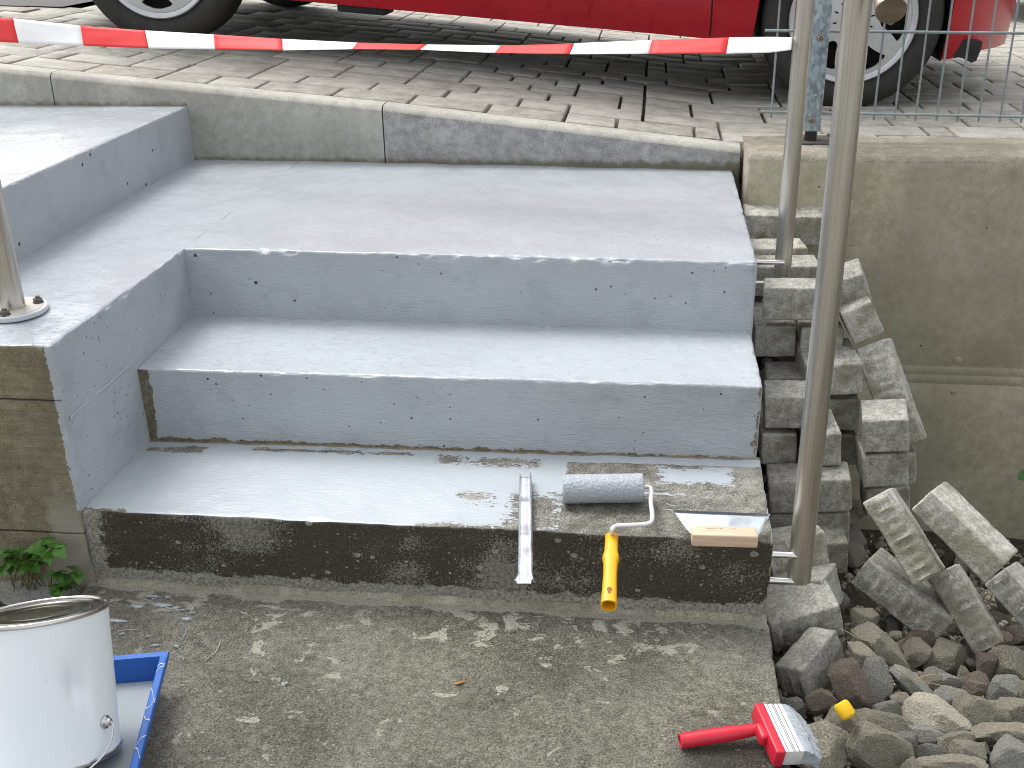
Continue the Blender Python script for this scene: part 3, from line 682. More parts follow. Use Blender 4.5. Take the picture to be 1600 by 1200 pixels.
# ------------------------------------------------------------------ loose bricks: size, centre, rotation vector, ribs, label
BRICKS = [
  ((0.25, 0.1, 0.085), (0.1497, 1.3679, 0.3777), (0.089, 0.02, 0.015), 0, 'wide pale brick lying flat against the retaining wall, highest of the pile'),
  ((0.2, 0.1, 0.08), (0.0776, 1.19, 0.3335), (-0.002, -0.003, 0.119), 0, 'small brick top showing just below the widest pale brick at the wall'),
  ((0.2, 0.1, 0.08), (0.1017, 1.0865, 0.3178), (0.015, -0.017, 0.055), 0, 'flat brick right behind the foot of the farther steel post'),
  ((0.155, 0.1, 0.08), (0.1196, 0.8355, 0.3406), (-0.07, -0.056, -0.133), 0, 'long smooth brick hiding the bottom of the farther steel post'),
  ((0.1, 0.2, 0.08), (0.0793, 0.9442, 0.2223), (-0.03, -0.042, 0.005), 0, 'square brick end with a mossy lower half beside the second riser'),
  ((0.1, 0.2, 0.08), (0.1866, 0.9216, 0.2281), (-0.043, -0.015, -0.002), 0, 'square brick end just behind the nearer steel post, right of the mossy square end'),
  ((0.13, 0.1, 0.08), (0.1236, 0.8098, 0.1287), (0.026, -0.04, -0.037), 0, 'pale brick top lying directly under the two square brick ends'),
  ((0.13, 0.1, 0.08), (0.106, 0.6436, 0.1503), (0.003, -0.053, -0.043), 0.2, 'pale brick with a chipped front edge lying in front of another pale flat brick'),
  ((0.13, 0.16, 0.08), (0.2024, 0.7931, 0.1844), (0.015, -0.072, 0.059), 0, 'brick with a broken right corner peeping out right of the nearer steel post'),
  ((0.1, 0.2, 0.08), (0.2313, 0.8527, 0.0711), (-0.04, -0.039, -0.004), 0, 'grey brick end below the one with a broken right corner'),
  ((0.1, 0.2, 0.08), (0.2346, 0.8525, -0.0222), (-0.032, -0.049, -0.002), 0, 'narrow dark brick end lowest in the column right of the nearer steel post'),
  ((0.08, 0.14, 0.08), (0.1651, 0.61, 0.0848), (-0.011, -0.075, 0.024), 0, 'brick with a wedge shaped lit top right of the nearer steel post'),
  ((0.08, 0.2, 0.08), (0.0771, 0.6939, 0.053), (-0.021, -0.039, 0.009), 0, 'small dark square brick end beside the foot of the second riser'),
  ((0.18, 0.1, 0.08), (0.1411, 0.5247, -0.0016), (-0.059, -0.117, -0.056), 0, 'broad mossy brick crossing behind the steel post at bottom step height'),
  ((0.18, 0.1, 0.08), (0.1454, 0.5365, -0.0879), (0.022, -0.074, -0.011), 0, 'shaded brick directly beneath the broad mossy brick'),
  ((0.1, 0.2, 0.08), (0.173, 0.5125, -0.1183), (-0.001, -0.062, 0.004), 0, 'small shaded brick end two below the broad mossy brick'),
  ((0.12, 0.1, 0.08), (0.0859, 0.2955, -0.0261), (-0.304, -0.21, 0.101), 0.5, 'tilted shaded brick behind the two steel pins of the nearer post'),
  ((0.12, 0.1, 0.08), (0.1007, 0.2035, -0.0678), (-0.233, -0.323, -0.392), 1, 'ribbed brick with a rough broken end just under the nearer steel post'),
  ((0.14, 0.12, 0.075), (0.0788, 0.1323, -0.064), (0.101, -0.238, 0.2), 1, 'sagging brick squeezed between the ribbed one under the post and the lowest one'),
  ((0.06, 0.13, 0.075), (0.0887, -0.01, -0.0851), (0.046, -0.352, -0.643), 1, 'lowest brick of the pile, turned cornerwise against the slab edge'),
  ((0.1, 0.1, 0.08), (0.2433, 0.9101, 0.3506), (0.092, -0.41, -0.074), 0, 'tilted brick at the top of the leaning row by the retaining wall'),
  ((0.075, 0.2, 0.085), (0.2751, 0.8963, 0.2878), (-0.099, -0.479, 0.001), 0, 'mossy tilted brick second from the top of the leaning row'),
  ((0.255, 0.1, 0.078), (0.3539, 0.7766, 0.1266), (-0.118, 1.118, -0.491), 0.6, 'long narrow brick leaning steeply below the two tilted ones'),
  ((0.1, 0.12, 0.08), (0.3131, 0.626, 0.113), (-0.013, -0.128, -0.133), 0, 'upright pale brick with a small hole in its top, topmost of its pair'),
  ((0.1, 0.14, 0.08), (0.3186, 0.6393, 0.0175), (-0.1, -0.118, -0.027), 0, 'brick directly beneath the pale one with a small hole in its top'),
  ((0.1, 0.1, 0.08), (0.3615, 0.7228, -0.0267), (-0.062, -0.086, -0.038), 0, 'brick edge showing behind the right side of the stacked pair'),
  ((0.1, 0.12, 0.08), (0.3483, 0.6901, -0.0997), (-0.099, -0.099, -0.035), 0, 'shaded brick under the stacked pair, behind the sliding ribbed bricks'),
  ((0.194, 0.097, 0.066), (0.3145, 0.3354, -0.004), (-0.271, 0.903, -0.521), 1, 'ribbed brick standing on end, leftmost of the toppled ones'),
  ((0.192, 0.096, 0.0614), (0.4088, 0.2603, 0.0596), (-0.016, 0.591, -0.57), 0.4, 'large toppled brick with a bright smooth top side, nearest the retaining wall'),
  ((0.204, 0.102, 0.0714), (0.3331, 0.3258, -0.1448), (-0.111, 0.46, -0.509), 1, 'toppled brick with a dark hollow above it, lying lowest over the rocks on the left'),
  ((0.175, 0.0875, 0.0648), (0.4501, 0.2922, -0.1459), (-0.301, 0.902, -0.575), 1, 'toppled brick with clear ribs standing on the rocks in the middle'),
  ((0.175, 0.0875, 0.0613), (0.5728, 0.2796, -0.1251), (-0.104, 0.632, -0.648), 1, 'toppled ribbed brick cut by the right edge of the photograph'),
]
from mathutils import Quaternion
def brick(D, c, r, rib, label, seed):
    hx, hy, hz = D[0]/2, D[1]/2, D[2]/2; st_ = .0065
    sv = Vector((seed*5.1, seed*2.7, seed*9.3))
    def lin(h):
        k = max(4, int(2*h/st_)); a = [-h+2*h*i/k for i in range(k+1)]
        return sorted(set([-h, -h+.0022, -h+.0045]+[q for q in a if -h+.006 < q < h-.006]+[h-.0045, h-.0022, h]))
    X, Y, Z = lin(hx), lin(hy), lin(hz); bm = bmesh.new(); cache = {}
    def vert(p):
        kk = (round(p[0], 6), round(p[1], 6), round(p[2], 6))
        if kk in cache: return cache[kk]
        P = Vector(p); rr = .0045+.0025*noise.noise(P*40+sv)+.007*max(0, noise.noise(P*22+sv)-.1)
        q = Vector((max(-hx+rr, min(hx-rr, P.x)), max(-hy+rr, min(hy-rr, P.y)), max(-hz+rr, min(hz-rr, P.z))))
        d = P-q
        if d.length > 1e-8: P = q+d.normalized()*min(rr, d.length)
        if rib and abs(p[1]+hy) < 1e-6 and abs(p[2]) < hz-.012:
            w = abs((p[0]/.022+seed*.37) % 1-.5)*2
            P.y -= rib*.0075*max(0, 1-w*1.7)*min(1, (hz-.012-abs(p[2]))/.006)*(.8+.4*noise.noise(Vector((p[0]*30, seed, 0))))
        nn = noise.noise(P*60+sv)*.0011+noise.noise(P*130+sv)*.0007+noise.noise(P*15+sv)*.0016
        cache[kk] = bm.verts.new(P+P.normalized()*nn); return cache[kk]
    def face(U_, V_, f, flip):
        for i in range(len(U_)-1):
            for j in range(len(V_)-1):
                q = [f(U_[i], V_[j]), f(U_[i+1], V_[j]), f(U_[i+1], V_[j+1]), f(U_[i], V_[j+1])]
                q = [vert(a) for a in (q[::-1] if flip else q)]
                try: bm.faces.new(q)
                except ValueError: pass
    face(X, Y, lambda a, b: (a, b, hz), False); face(X, Y, lambda a, b: (a, b, -hz), True)
    face(X, Z, lambda a, b: (a, -hy, b), False); face(X, Z, lambda a, b: (a, hy, b), True)
    face(Y, Z, lambda a, b: (hx, a, b), False); face(Y, Z, lambda a, b: (-hx, a, b), True)
    o = from_bm('brick', bm, MAT['brick'], sharp=60)
    R = Vector(r); a = R.length
    o.rotation_mode = 'QUATERNION'; o.rotation_quaternion = Quaternion(R.normalized(), a) if a > 1e-6 else Quaternion()
    o.location = c; tag(o, label, 'brick', 'grey concrete bricks piled and toppled beside the stairs'); return o
for i, (D, c, r, rib, lab) in enumerate(BRICKS): brick(D, c, r, rib, lab, i+1)

# ------------------------------------------------------------------ gravel bed
def sm(a, b, x):
    t = min(1, max(0, (x-a)/(b-a))); return t*t*(3-2*t)
def gz(x, y):
    right = sm(.22, .42, x)
    z = -.075
    z += -.03*sm(-.25, -.05, y)
    zr = z-.10*sm(-.05, .15, y)-.14*sm(.15, .55, y)-.26*sm(.55, 1.2, y)
    zl = z-.07*sm(.0, .3, y)+.12*sm(.55, .9, y)+.24*sm(.9, 1.25, y)
    zz = zl*(1-right)+zr*right
    zz += .028*noise.noise(Vector((x*4, y*4, 0)))
    return zz
xs = [.004+.045*i for i in range(70)]; ys = [-1.2+.045*i for i in range(59)]
gb = grid_obj('gravel_bed', xs, ys, lambda x, y: gz(x, y)-.018+.012*noise.noise(Vector((x*22, y*22, 5))), MAT['soil']); tag(gb, kind='structure')
def rock_mesh(name, seed, sub=3, facets=13, mat=None):
    rnd = random.Random(seed); bm = bmesh.new(); bmesh.ops.create_icosphere(bm, subdivisions=sub, radius=1)
    pl = []
    for _ in range(facets):
        n_ = Vector((rnd.gauss(0, 1), rnd.gauss(0, 1), rnd.gauss(0, 1))).normalized(); pl.append((n_, rnd.uniform(.50, .88)))
    for ax_ in (Vector((1, 0, 0)), Vector((0, 1, 0)), Vector((0, 0, 1))):
        pl.append((ax_, rnd.uniform(.8, .95))); pl.append((-ax_, rnd.uniform(.8, .95)))
    sv = Vector((seed*1.7, seed*.9, seed*2.3))
    for v in bm.verts:
        d_ = v.co.normalized(); t = 1.12
        for n_, d in pl:
            c = n_.dot(d_)
            if c > 1e-3: t = min(t, d/c)
        p = d_*t
        k = .05*noise.noise(p*2.2+sv)+.035*noise.noise(p*6+sv)+(.022*noise.noise(p*15+sv) if sub > 3 else 0)
        v.co = p*(1.10+k)
    me = bpy.data.meshes.new(name); bm.to_mesh(me); bm.free()
    if mat: me.materials.append(mat)
    return me
ROCKS = [ # px centre, width px, height px, angle deg in picture, material, label
 (1376, 1017, 96, 50, -42, 'rock', 'long greenish brown rock slanting below the toppled bricks'),
 (1350, 968, 46, 44, -30, 'rock', 'dark rock half hidden behind the long greenish brown rock'),
 (1357, 1036, 86, 34, -42, 'rock', 'rough narrow rock lying along the underside of the long greenish brown one'),
 (1364, 1070, 58, 74, 12, 'rockg', 'pointed grey rock with a flat light face left of the gravel middle'),
 (1425, 1072, 84, 34, -32, 'rockg', 'thin wedge shaped grey rock under the dry straw'),
 (1475, 1033, 66, 56, -20, 'rock', 'rounded brown rock directly below the lowest toppled brick'),
 (1541, 1046, 46, 54, 10, 'rockr', 'brown rock under the foot of the toppled ribbed brick in the middle'),
 (1582, 1046, 56, 68, 35, 'rock', 'tall grey brown rock at the right edge below the bricks'),
 (1459, 1119, 98, 58, -4, 'rockc', 'cream coloured rock, brightest and flattest of all'),
 (1533, 1119, 78, 52, -28, 'rock', 'pointed brown rock immediately right of the cream one'),
 (1566, 1081, 58, 42, 8, 'rockg', 'roundish veined rock above the pointed brown one at right'),
 (1520, 1079, 36, 30, -10, 'rockr', 'small brown rock between the straw and the roundish veined rock'),
 (1326, 1072, 54, 76, 28, 'rockr', 'dark reddish brown rock next to the lowest brick of the pile'),
 (1282, 1094, 46, 34, 15, 'rockr', 'flat brown rock under the corner of the lowest brick'),
 (1376, 1136, 112, 48, -12, 'rock', 'wide knobbly brown rock right of the yellow foam plug'),
 (1312, 1140, 50, 66, -40, 'rock', 'dark hollow looking rock right of the brush bristles'),
 (1370, 1178, 90, 72, -25, 'rock', 'big brown rock at the bottom edge below the wide knobbly one'),
 (1284, 1168, 84, 80, -30, 'rock', 'big brown rock underneath the tip of the brush'),
 (1442, 1152, 50, 30, -8, 'rockg', 'small light grey rock under the cream one'),
 (1489, 1161, 58, 36, 12, 'rock', 'greenish rock right of the small light grey one'),
 (1453, 1176, 44, 26, -14, 'rockg', 'lowest of the two small light grey rocks under the cream one'),
 (1556, 1150, 100, 30, 6, 'rock', 'long flat slab like brown rock near the right edge'),
 (1580, 1182, 64, 54, 10, 'rockg', 'pale veined grey rock in the bottom right corner'),
 (1590, 1110, 50, 48, 30, 'rock', 'brown rock at the right edge above the flat slab like one'),
 (1517, 1182, 62, 40, -10, 'rock', 'tan rock left of the veined grey corner rock'),
 (1412, 1170, 44, 46, 5, 'rockg', 'bluish grey rock right of the big one at the bottom edge'),
 (1484, 1197, 100, 30, -4, 'rock', 'long tan rock cut by the bottom edge of the photograph'),
 (1390, 1107, 44, 30, 8, 'rockg', 'yellowish rock left of the cream one'),
 (1405, 1092, 26, 26, 0, 'rock', 'small pebble like rock above the yellowish one'),
 (1487, 1070, 40, 26, -12, 'rockg', 'small flat rock right under the straw'),
 (1482, 1088, 50, 30, -14, 'rockg', 'smooth bluish rock touching the top of the cream one'),
 (1455, 1066, 30, 34, 20, 'rock', 'small upright rock under the crossing straws'),
 (1241, 1110, 40, 34, 0, 'rockg', 'rock at the slab edge above the brush bristles'),
 (1573, 1003, 24, 30, 0, 'rockr', 'little brown rock between the two rightmost toppled bricks'),
 (1440, 1010, 46, 44, 10, 'rockr', 'reddish rock in the dark hollow under the toppled bricks'),
 (1597, 1080, 20, 34, 0, 'rock', 'sliver of rock at the right edge between two brown ones'),
]
rr_ = random.Random(5)
placed = []
def put_rock(px, py, w, h, ang, mat, label, i, lift=.35, zadd=0, group=None):
    # stand the rock on the gravel bed where the line of sight meets it
    P = at(px, py, 2, -.08)
    for _ in range(14): P = at(px, py, 2, gz(P.x, P.y)+.012+zadd)
    t = (P-CAM).dot(FW); a, b_ = w*t/FPX/2, h*t/FPX/2
    me = rock_mesh('rock', 100+i, 4 if max(w, h) > 30 else 3, 8, MAT[mat])
    o = bpy.data.objects.new('rock', me); COL.objects.link(o)
    c_ = (a+b_)/2*.8
    R = Matrix((RT, UP, -FW)).transposed().to_3x3() @ Matrix.Rotation(math.radians(ang), 3, 'Z') @ Matrix.Diagonal((a*1.12, b_*1.12, c_))
    o.matrix_world = Matrix.Translation(P-UP*b_*.0+Vector((0, 0, 0))) @ R.to_4x4()
    placed.append((P, max(a, b_)))
    tag(o, label, 'rock', group or 'rocks lying in the gravel beside the slab'); return o
for i, (px, py, w, h, ang, mt, lab) in enumerate(ROCKS): put_rock(px, py, w, h, ang, mt, lab, i)
# further rocks in the shade under and behind the bricks
k = 0
for _ in range(2600):
    x, y = rr_.uniform(.03, 1.5), rr_.uniform(-.55, 1.3)
    P = Vector((x, y, gz(x, y))); q = pix(P)
    if not q or q[0] < 1195 or q[0] > 2000 or q[1] > 1230: continue
    s = rr_.uniform(.011, .032)
    if any((P-a).length < (b_+s)*.74 for a, b_ in placed): continue
    o = bpy.data.objects.new('rock', rock_mesh('rock', 400+k % 24, 3, 8, MAT[rr_.choice(['rock', 'rockg', 'rock', 'rockr'])])); COL.objects.link(o)
    o.location = P+Vector((0, 0, s*.15)); o.rotation_euler = (rr_.uniform(0, 6), rr_.uniform(0, 6), rr_.uniform(0, 6)); o.scale = (s*rr_.uniform(.9, 1.4), s, s*rr_.uniform(.6, .95))
    tag(o, 'small grey brown rock filling the gravel between the bigger ones', 'rock', 'small rocks filling the gravel'); placed.append((P, s)); k += 1
    if k > 240: break
# loose fine gravel
lib = []
for s_ in range(8):
    bm = bmesh.new(); bmesh.ops.create_icosphere(bm, subdivisions=1, radius=1); rq = random.Random(s_)
    for v in bm.verts: v.co *= rq.uniform(.7, 1.15)
    lib.append(([v.co.copy() for v in bm.verts], [[v.index for v in f.verts] for f in bm.faces])); bm.free()
V = []; F = []
for _ in range(5200):
    x = .006+1.6*rr_.random()**1.3; y = rr_.uniform(-.9, 1.38); s = rr_.uniform(.004, .011)
    c = Vector((x, y, gz(x, y)-.016)); e = Euler((rr_.uniform(0, 6), rr_.uniform(0, 6), 0)).to_matrix(); vs0, fs0 = lib[rr_.randrange(8)]; n0 = len(V)
    V += [c+e @ (q*s) for q in vs0]; F += [[n0+a for a in f] for f in fs0]
tag(mk('gravel', V, F, MAT['rock'], smooth=False), kind='stuff')
# ------------------------------------------------------------------ stainless handrail posts
def pin(parent, x, y, z, xa, r=.0068):
    tube('fixing_pin', [(xa, y, z), (x, y, z)], r, MAT['pin'], parent, 16)
pa = empty('handrail_post', (.056, .02, .07), 'nearer brushed steel handrail post pinned to the side of the bottom step', 'post', 'stainless handrail posts')
def rel(o, base):
    for ch in o.children: ch.matrix_parent_inverse = Matrix.Translation(base).inverted()
tube('post_tube', [(.056, .02, .080), (.056, .02, 1.10)], .0212, MAT['steel'], pa, 40)
pin(pa, .056, .008, .137, -.012); pin(pa, .056, .008, .082, -.012)
rel(pa, pa.location)
pb = empty('handrail_post', (.098, .97, .35), 'farther brushed steel handrail post with its foot behind the bricks', 'post', 'stainless handrail posts')
tube('post_tube', [(.098, .97, .355), (.098, .97, 1.62)], .0206, MAT['steel'], pb, 40)
pin(pb, .098, .95, .395, -.012); pin(pb, .098, .95, .31+.03, -.012)
rel(pb, pb.location)
# the handrail itself: its brushed end disc looks at the camera
hd = Vector((.006, .87, .49)).normalized(); h0 = Vector((.0832, -.090, 1.082))
rail = empty('handrail', h0, 'round end of the steel handrail, a brushed disc at the top right', 'handrail')
tube('rail_tube', [h0, h0+hd*2.4], .0212, MAT['steel'], rail, 40)
tube('end_cap', [h0-hd*.003, h0-hd*.0028+hd*.0028], .0208, MAT['cap'], rail, 40)
tube('rail_bracket', [h0+hd*.13+Vector((0, 0, -.02)), (.058, .02, 1.095)], .007, MAT['pin'], rail, 14)
rel(rail, rail.location)
# left post with flange
lp = empty('handrail_post', (-1.467, .168, .505), 'steel post on a round paint rimmed flange bolted to the left landing corner', 'post', 'stainless handrail posts')
tube('post_tube', [(-1.467, .168, .505), (-1.467, .168, 1.5)], .0232, MAT['steel'], lp, 40)
bm = bmesh.new(); lathe_bm(bm, [(0, 0), (.063, 0), (.0645, .002), (.0645, .0085), (.063, .0102), (.059, .0105), (0, .0105)], 64, Matrix.Translation((-1.467, .168, .504)))
from_bm('flange', bm, None, lp, mats=[MAT['flange']])
bm = bmesh.new(); lathe_bm(bm, [(0, 0), (.0565, 0), (.0565, .0006), (0, .0006)], 48, Matrix.Translation((-1.467, .168, .5146))); from_bm('flange_top', bm, MAT['flt'], lp)
for a in (-78, 38, 158):
    c = Vector((-1.467+.047*math.cos(math.radians(a)), .168+.047*math.sin(math.radians(a)), .515))
    bm = bmesh.new(); lathe_bm(bm, [(0, 0), (.0105, 0), (.0105, .0016), (.0088, .002), (.0088, .0025)], 24, Matrix.Translation(c))
    lathe_bm(bm, [(0, .002), (.0088, .002), (.0088, .0085), (.0075, .0095), (0, .0095)], 6, Matrix.Translation(c) @ Matrix.Rotation(a, 4, 'Z'))
    lathe_bm(bm, [(0, .009), (.0045, .009), (.0042, .0135), (0, .014)], 16, Matrix.Translation(c))
    from_bm('bolt', bm, MAT['boltd'], lp)
rel(lp, lp.location)

# ------------------------------------------------------------------ wire fence on the wall
fp = empty('fence_post', (.226, 1.59, .565), 'galvanised fence post with two bolts, standing on the retaining wall between the steel posts', 'post')
bm = bmesh.new(); box_bm(bm, (.200, 1.565, .600), (.246, 1.605, 1.75), .003, 2); from_bm('post_bar', bm, MAT['galv'], fp)
bm = bmesh.new(); box_bm(bm, (.206, 1.572, .572), (.238, 1.60, .601), .002, 1); from_bm('post_foot', bm, MAT['black'], fp)
bm = bmesh.new(); box_bm(bm, (.155, 1.545, .5655), (.305, 1.655, .573), .002, 1); from_bm('base_plate', bm, MAT['boltd'], fp)
for (x, y) in ((.172, 1.60), (.285, 1.64)):
    bm = bmesh.new(); lathe_bm(bm, [(0, 0), (.009, 0), (.009, .007), (0, .008)], 6, Matrix.Translation((x, y, .573))); from_bm('anchor_bolt', bm, MAT['boltd'], fp)
for (px, py) in ((1282, 59), (1268, 187)):
    P = at(px, py, 1, 1.565); bm = bmesh.new()
    lathe_bm(bm, [(0, .0055), (.0028, .0055), (.0034, .0035), (.0052, .0062), (.0075, .0045), (.0088, 0), (.0115, 0), (.0115, -.001)], 24, Matrix.Translation((P.x, 1.564, P.z)) @ Matrix.Rotation(PI/2, 4, 'X'))
    from_bm('bolt', bm, MAT['bolt'], fp)
rel(fp, fp.location)
mf = empty('mesh_fence', (.1, 1.615, .64), 'grey welded wire mesh panel in front of the car wheel', 'fence')
def wz(x): return .648-.010*(x-.1)/.7
for k_ in range(52):
    x = .108+.0585*k_
    tube('vertical_wire', [(x, 1.615, wz(x)-.018), (x+.001, 1.615, 1.62)], .0031, MAT['wire'], mf, 8)
for k_ in range(5):
    z = wz(0)+.228*k_; dz = .002 if k_ else 0
    tube('horizontal_wire', [(.072, 1.6095, wz(.07)+.228*k_), (3.15, 1.6095, wz(3.15)+.228*k_)], .0041, MAT['wire'], mf, 8)
rel(mf, mf.location)

# ------------------------------------------------------------------ barrier tape
A_ = Vector((.098, .945, 0)); B_ = Vector((-2.25, 1.47, 0)); dirv = (B_-A_)
def on_tape(px, py):
    # meet the vertical plane through the two fixing points
    n_ = Vector((dirv.y, -dirv.x, 0)); d = FW+(px-800)/FPX*RT-(py-600)/FPX*UP
    return CAM+d*((A_-CAM).dot(n_)/d.dot(n_))
TOP = [(-60, 25), (0, 28), (17, 29), (120, 41), (221, 48.5), (328, 55), (435, 62), (553, 68), (662, 71), (778, 72.5), (850, 71), (894, 69), (1016, 64), (1137, 60), (1200, 59), (1240, 60)]
BOT = [(-45, 61), (0, 65), (33, 66.5), (136, 70.5), (238, 74.5), (342, 76), (448, 77.3), (556, 75.2), (662, 76), (778, 81), (850, 82.5), (894, 83), (1016, 82.5), (1137, 82), (1200, 81), (1240, 76)]
BD = [17, 120, 221, 328, 435, 553, 662, 778, 894, 1016, 1137]; BB = [33, 136, 238, 342, 448, 556, 662, 778, 894, 1016, 1137]
def itp(T, x):
    for (a, ya), (b, yb) in zip(T, T[1:]):
        if x <= b: return ya+(yb-ya)*(x-a)/(b-a)
    return T[-1][1]
V = []; F = []; fm = []
cuts_t = [-60]+BD+[1236]; cuts_b = [-45]+BB+[1238]; cols = [0, 1]*6; KX, KV = 10, 7
for s_ in range(len(cuts_t)-1):
    for i in range(KX+1):
        u = i/KX; xt = cuts_t[s_]*(1-u)+cuts_t[s_+1]*u; xb = cuts_b[s_]*(1-u)+cuts_b[s_+1]*u
        pt = on_tape(xt, itp(TOP, xt)); pb_ = on_tape(xb, itp(BOT, xb)); hh = (pt-pb_).length
        dep = math.sqrt(max(0, .078**2-hh*hh)) * (1 if xt < 640 else 1)
        nrm = Vector((dirv.y, -dirv.x, 0)).normalized()
        if nrm.y > 0: nrm = -nrm
        sgn = 1
        if xt > 600: sgn = 1
        for k_ in range(KV+1):
            w = k_/KV; p = pb_.lerp(pt, w)+nrm*(dep*(.5-w)*sgn*.55)+nrm*(.004*math.sin(PI*w)*noise.noise(Vector((xt/60, w*2, 0)))*.8)
            V.append(p)
base = 0
for s_ in range(len(cuts_t)-1):
    for i in range(KX):
        for k_ in range(KV):
            a = (s_*(KX+1)+i)*(KV+1)+k_; F.append((a, a+KV+1, a+KV+2, a+1)); fm.append(cols[s_ % len(cols)])
bt = mk('barrier_tape', V, F, None, mats=[MAT['tred'], MAT['twhite']], fm=fm)
md = bt.modifiers.new('thickness', 'SOLIDIFY'); md.thickness = .0003
tag(bt, 'red and white striped barrier tape stretched slackly across the top of the stairs', 'tape')

# ------------------------------------------------------------------ cars
WB = 2.425
def build_car(label, paint, M):
    car = empty('parked_car', (0, 0, 0), label, 'car'); car.matrix_world = M
    RE, FR = -3.02, .66; HW = .845
    def top(x):
        T = [(-3.02, .72), (-2.97, .96), (-2.78, 1.28), (-2.5, 1.35), (-1.5, 1.40), (-.95, 1.36), (-.5, 1.16), (-.14, .96), (.22, .90), (.44, .82), (.60, .68), (.66, .56)]
        return itp(T, x)
    def plan(x):
        if x > .22: t = (x-.22)/.44; return (1-min(1, t)**2.2*.60)
        if x < -2.7: t = (-2.7-x)/.33; return 1-min(1, t)**2.4*.35
        return 1
    def hw(x, z):
        w = HW
        if z < .34: w -= (.34-z)**1.3*.42
        w += .012*math.exp(-((z-.62)/.10)**2)
        if z > .92: w -= (z-.92)*.42
        return w*plan(x)-(.0 if z < .9 else 0)
    def zlow(x):
        z = .192+(.03*sm_(.33, .5, x))+(.05*sm_(-2.75, -3.0, x))
        for xw in (0, -WB):
            d = abs(x-xw)
            if d < .318: z = max(z, .30+math.sqrt(max(0, .318**2-d*d))*.99)
        return z
    xs_ = sorted(set([round(RE+.04*i, 3) for i in range(int((FR-RE)/.04)+1)]+[round(xw+.318*math.cos(a*PI/24), 4) for xw in (0, -WB) for a in range(25)]+[xw+s*.3192 for xw in (0, -WB) for s in (-1, 1)]+[FR, -3.0, .63, .645]))
    xs_ = [x for x in xs_ if x >= RE]
    R_ = 16; TP = 8; rings = []
    bm = bmesh.new()
    for x in xs_:
        z0, z1 = zlow(x), top(x); rg = []
        if z0 > z1-.05: z0 = z1-.05
        left = []
        for k_ in range(R_+1):
            t = k_/R_; z = z0+(z1-.04-z0)*t; left.append((hw(x, z), z))
        wt, zt = left[-1]
        tp = [(wt*math.cos(a*PI/2/ (TP))*1.0 if False else wt*(1-a/TP), z1-.04+.04*math.sin(min(1, a/TP*2.2)*PI/2)) for a in range(1, TP)]
        half = left+tp
        rg = [bm.verts.new((x, HW-w, z)) for w, z in half]+[bm.verts.new((x, HW, z1))]+[bm.verts.new((x, HW+w, z)) for w, z in half[::-1]]
        rings.append(rg)
    for A, B in zip(rings, rings[1:]):
        for i in range(len(A)-1): bm.faces.new((A[i], B[i], B[i+1], A[i+1]))
    for rg in (rings[0], rings[-1]): bm.faces.new(rg)
    from_bm('body', bm, paint, car, sharp=50)
    # underside, arch liners
    bm = bmesh.new(); box_bm(bm, (RE+.12, .12, .215), (FR-.36, 2*HW-.12, .26)); box_bm(bm, (-WB-.34, .3, .25), (.32, 2*HW-.3, .62)); from_bm('underbody', bm, MAT['black'], car)
    for xw in (0, -WB):
        for y0, y1 in ((.012, .30), (2*HW-.30, 2*HW-.012)):
            bm = bmesh.new(); n = 26; V0 = []
            for i in range(n+1):
                a = PI*i/n; V0.append((bm.verts.new((xw+.314*math.cos(a), y0, .30+.314*math.sin(a))), bm.verts.new((xw+.314*math.cos(a), y1, .30+.314*math.sin(a)))))
            V0 = [(bm.verts.new((xw+.314, y0, .19)), bm.verts.new((xw+.314, y1, .19)))]+V0+[(bm.verts.new((xw-.314, y0, .19)), bm.verts.new((xw-.314, y1, .19)))]
            for a, b in zip(V0, V0[1:]): bm.faces.new((a[0], b[0], b[1], a[1]))
            yy = 1 if y0 < .1 else 0
            bm.faces.new([q[yy] for q in V0]); from_bm('arch_liner', bm, MAT['black'], car)
    # front apron flap, exhaust box
    bm = bmesh.new()
    for (a, b) in (((.262, .215), (.262, .180)),): pass
    pts = [(.30, .26), (.312, .205), (.328, .190), (.336, .204), (.395, .200), (.420, .188), (.434, .196), (.440, .230), (.44, .26)]
    lo_ = [bm.verts.new((x+.012, .075, z)) for x, z in pts]; hi_ = [bm.verts.new((x+.012, .20, z)) for x, z in pts]
    bm.faces.new(lo_); bm.faces.new(hi_[::-1])
    for i in range(len(pts)): j = (i+1) % len(pts); bm.faces.new((lo_[i], hi_[i], hi_[j], lo_[j]))
    from_bm('splash_flap', bm, MAT['black'], car, sharp=20)
    bm = bmesh.new(); box_bm(bm, (-1.78, .06, .165), (-1.60, .20, .20), .01); from_bm('jacking_block', bm, MAT['black'], car)
    # door seams and windows lie on the body side
    def side_y(x, z, off): return HW-hw(x, z)-off
    def seam(x, z0, z1, lean=0):
        V = []; F = []; n = 14
        for i in range(n+1):
            z = z0+(z1-z0)*i/n; xx = x+lean*(z-z0)
            for dx, off in ((-.0026, .0009), (.0026, .0009)): V.append((xx+dx, side_y(xx, z, off), z))
        for i in range(n): F.append((2*i, 2*i+1, 2*i+3, 2*i+2))
        mk('door_seam', V, F, MAT['gap_shade'], car)
    seam(-.462, .200, .93, -.09); seam(-1.50, .25, 1.22, 0); seam(-2.12, .66, 1.1, .2)
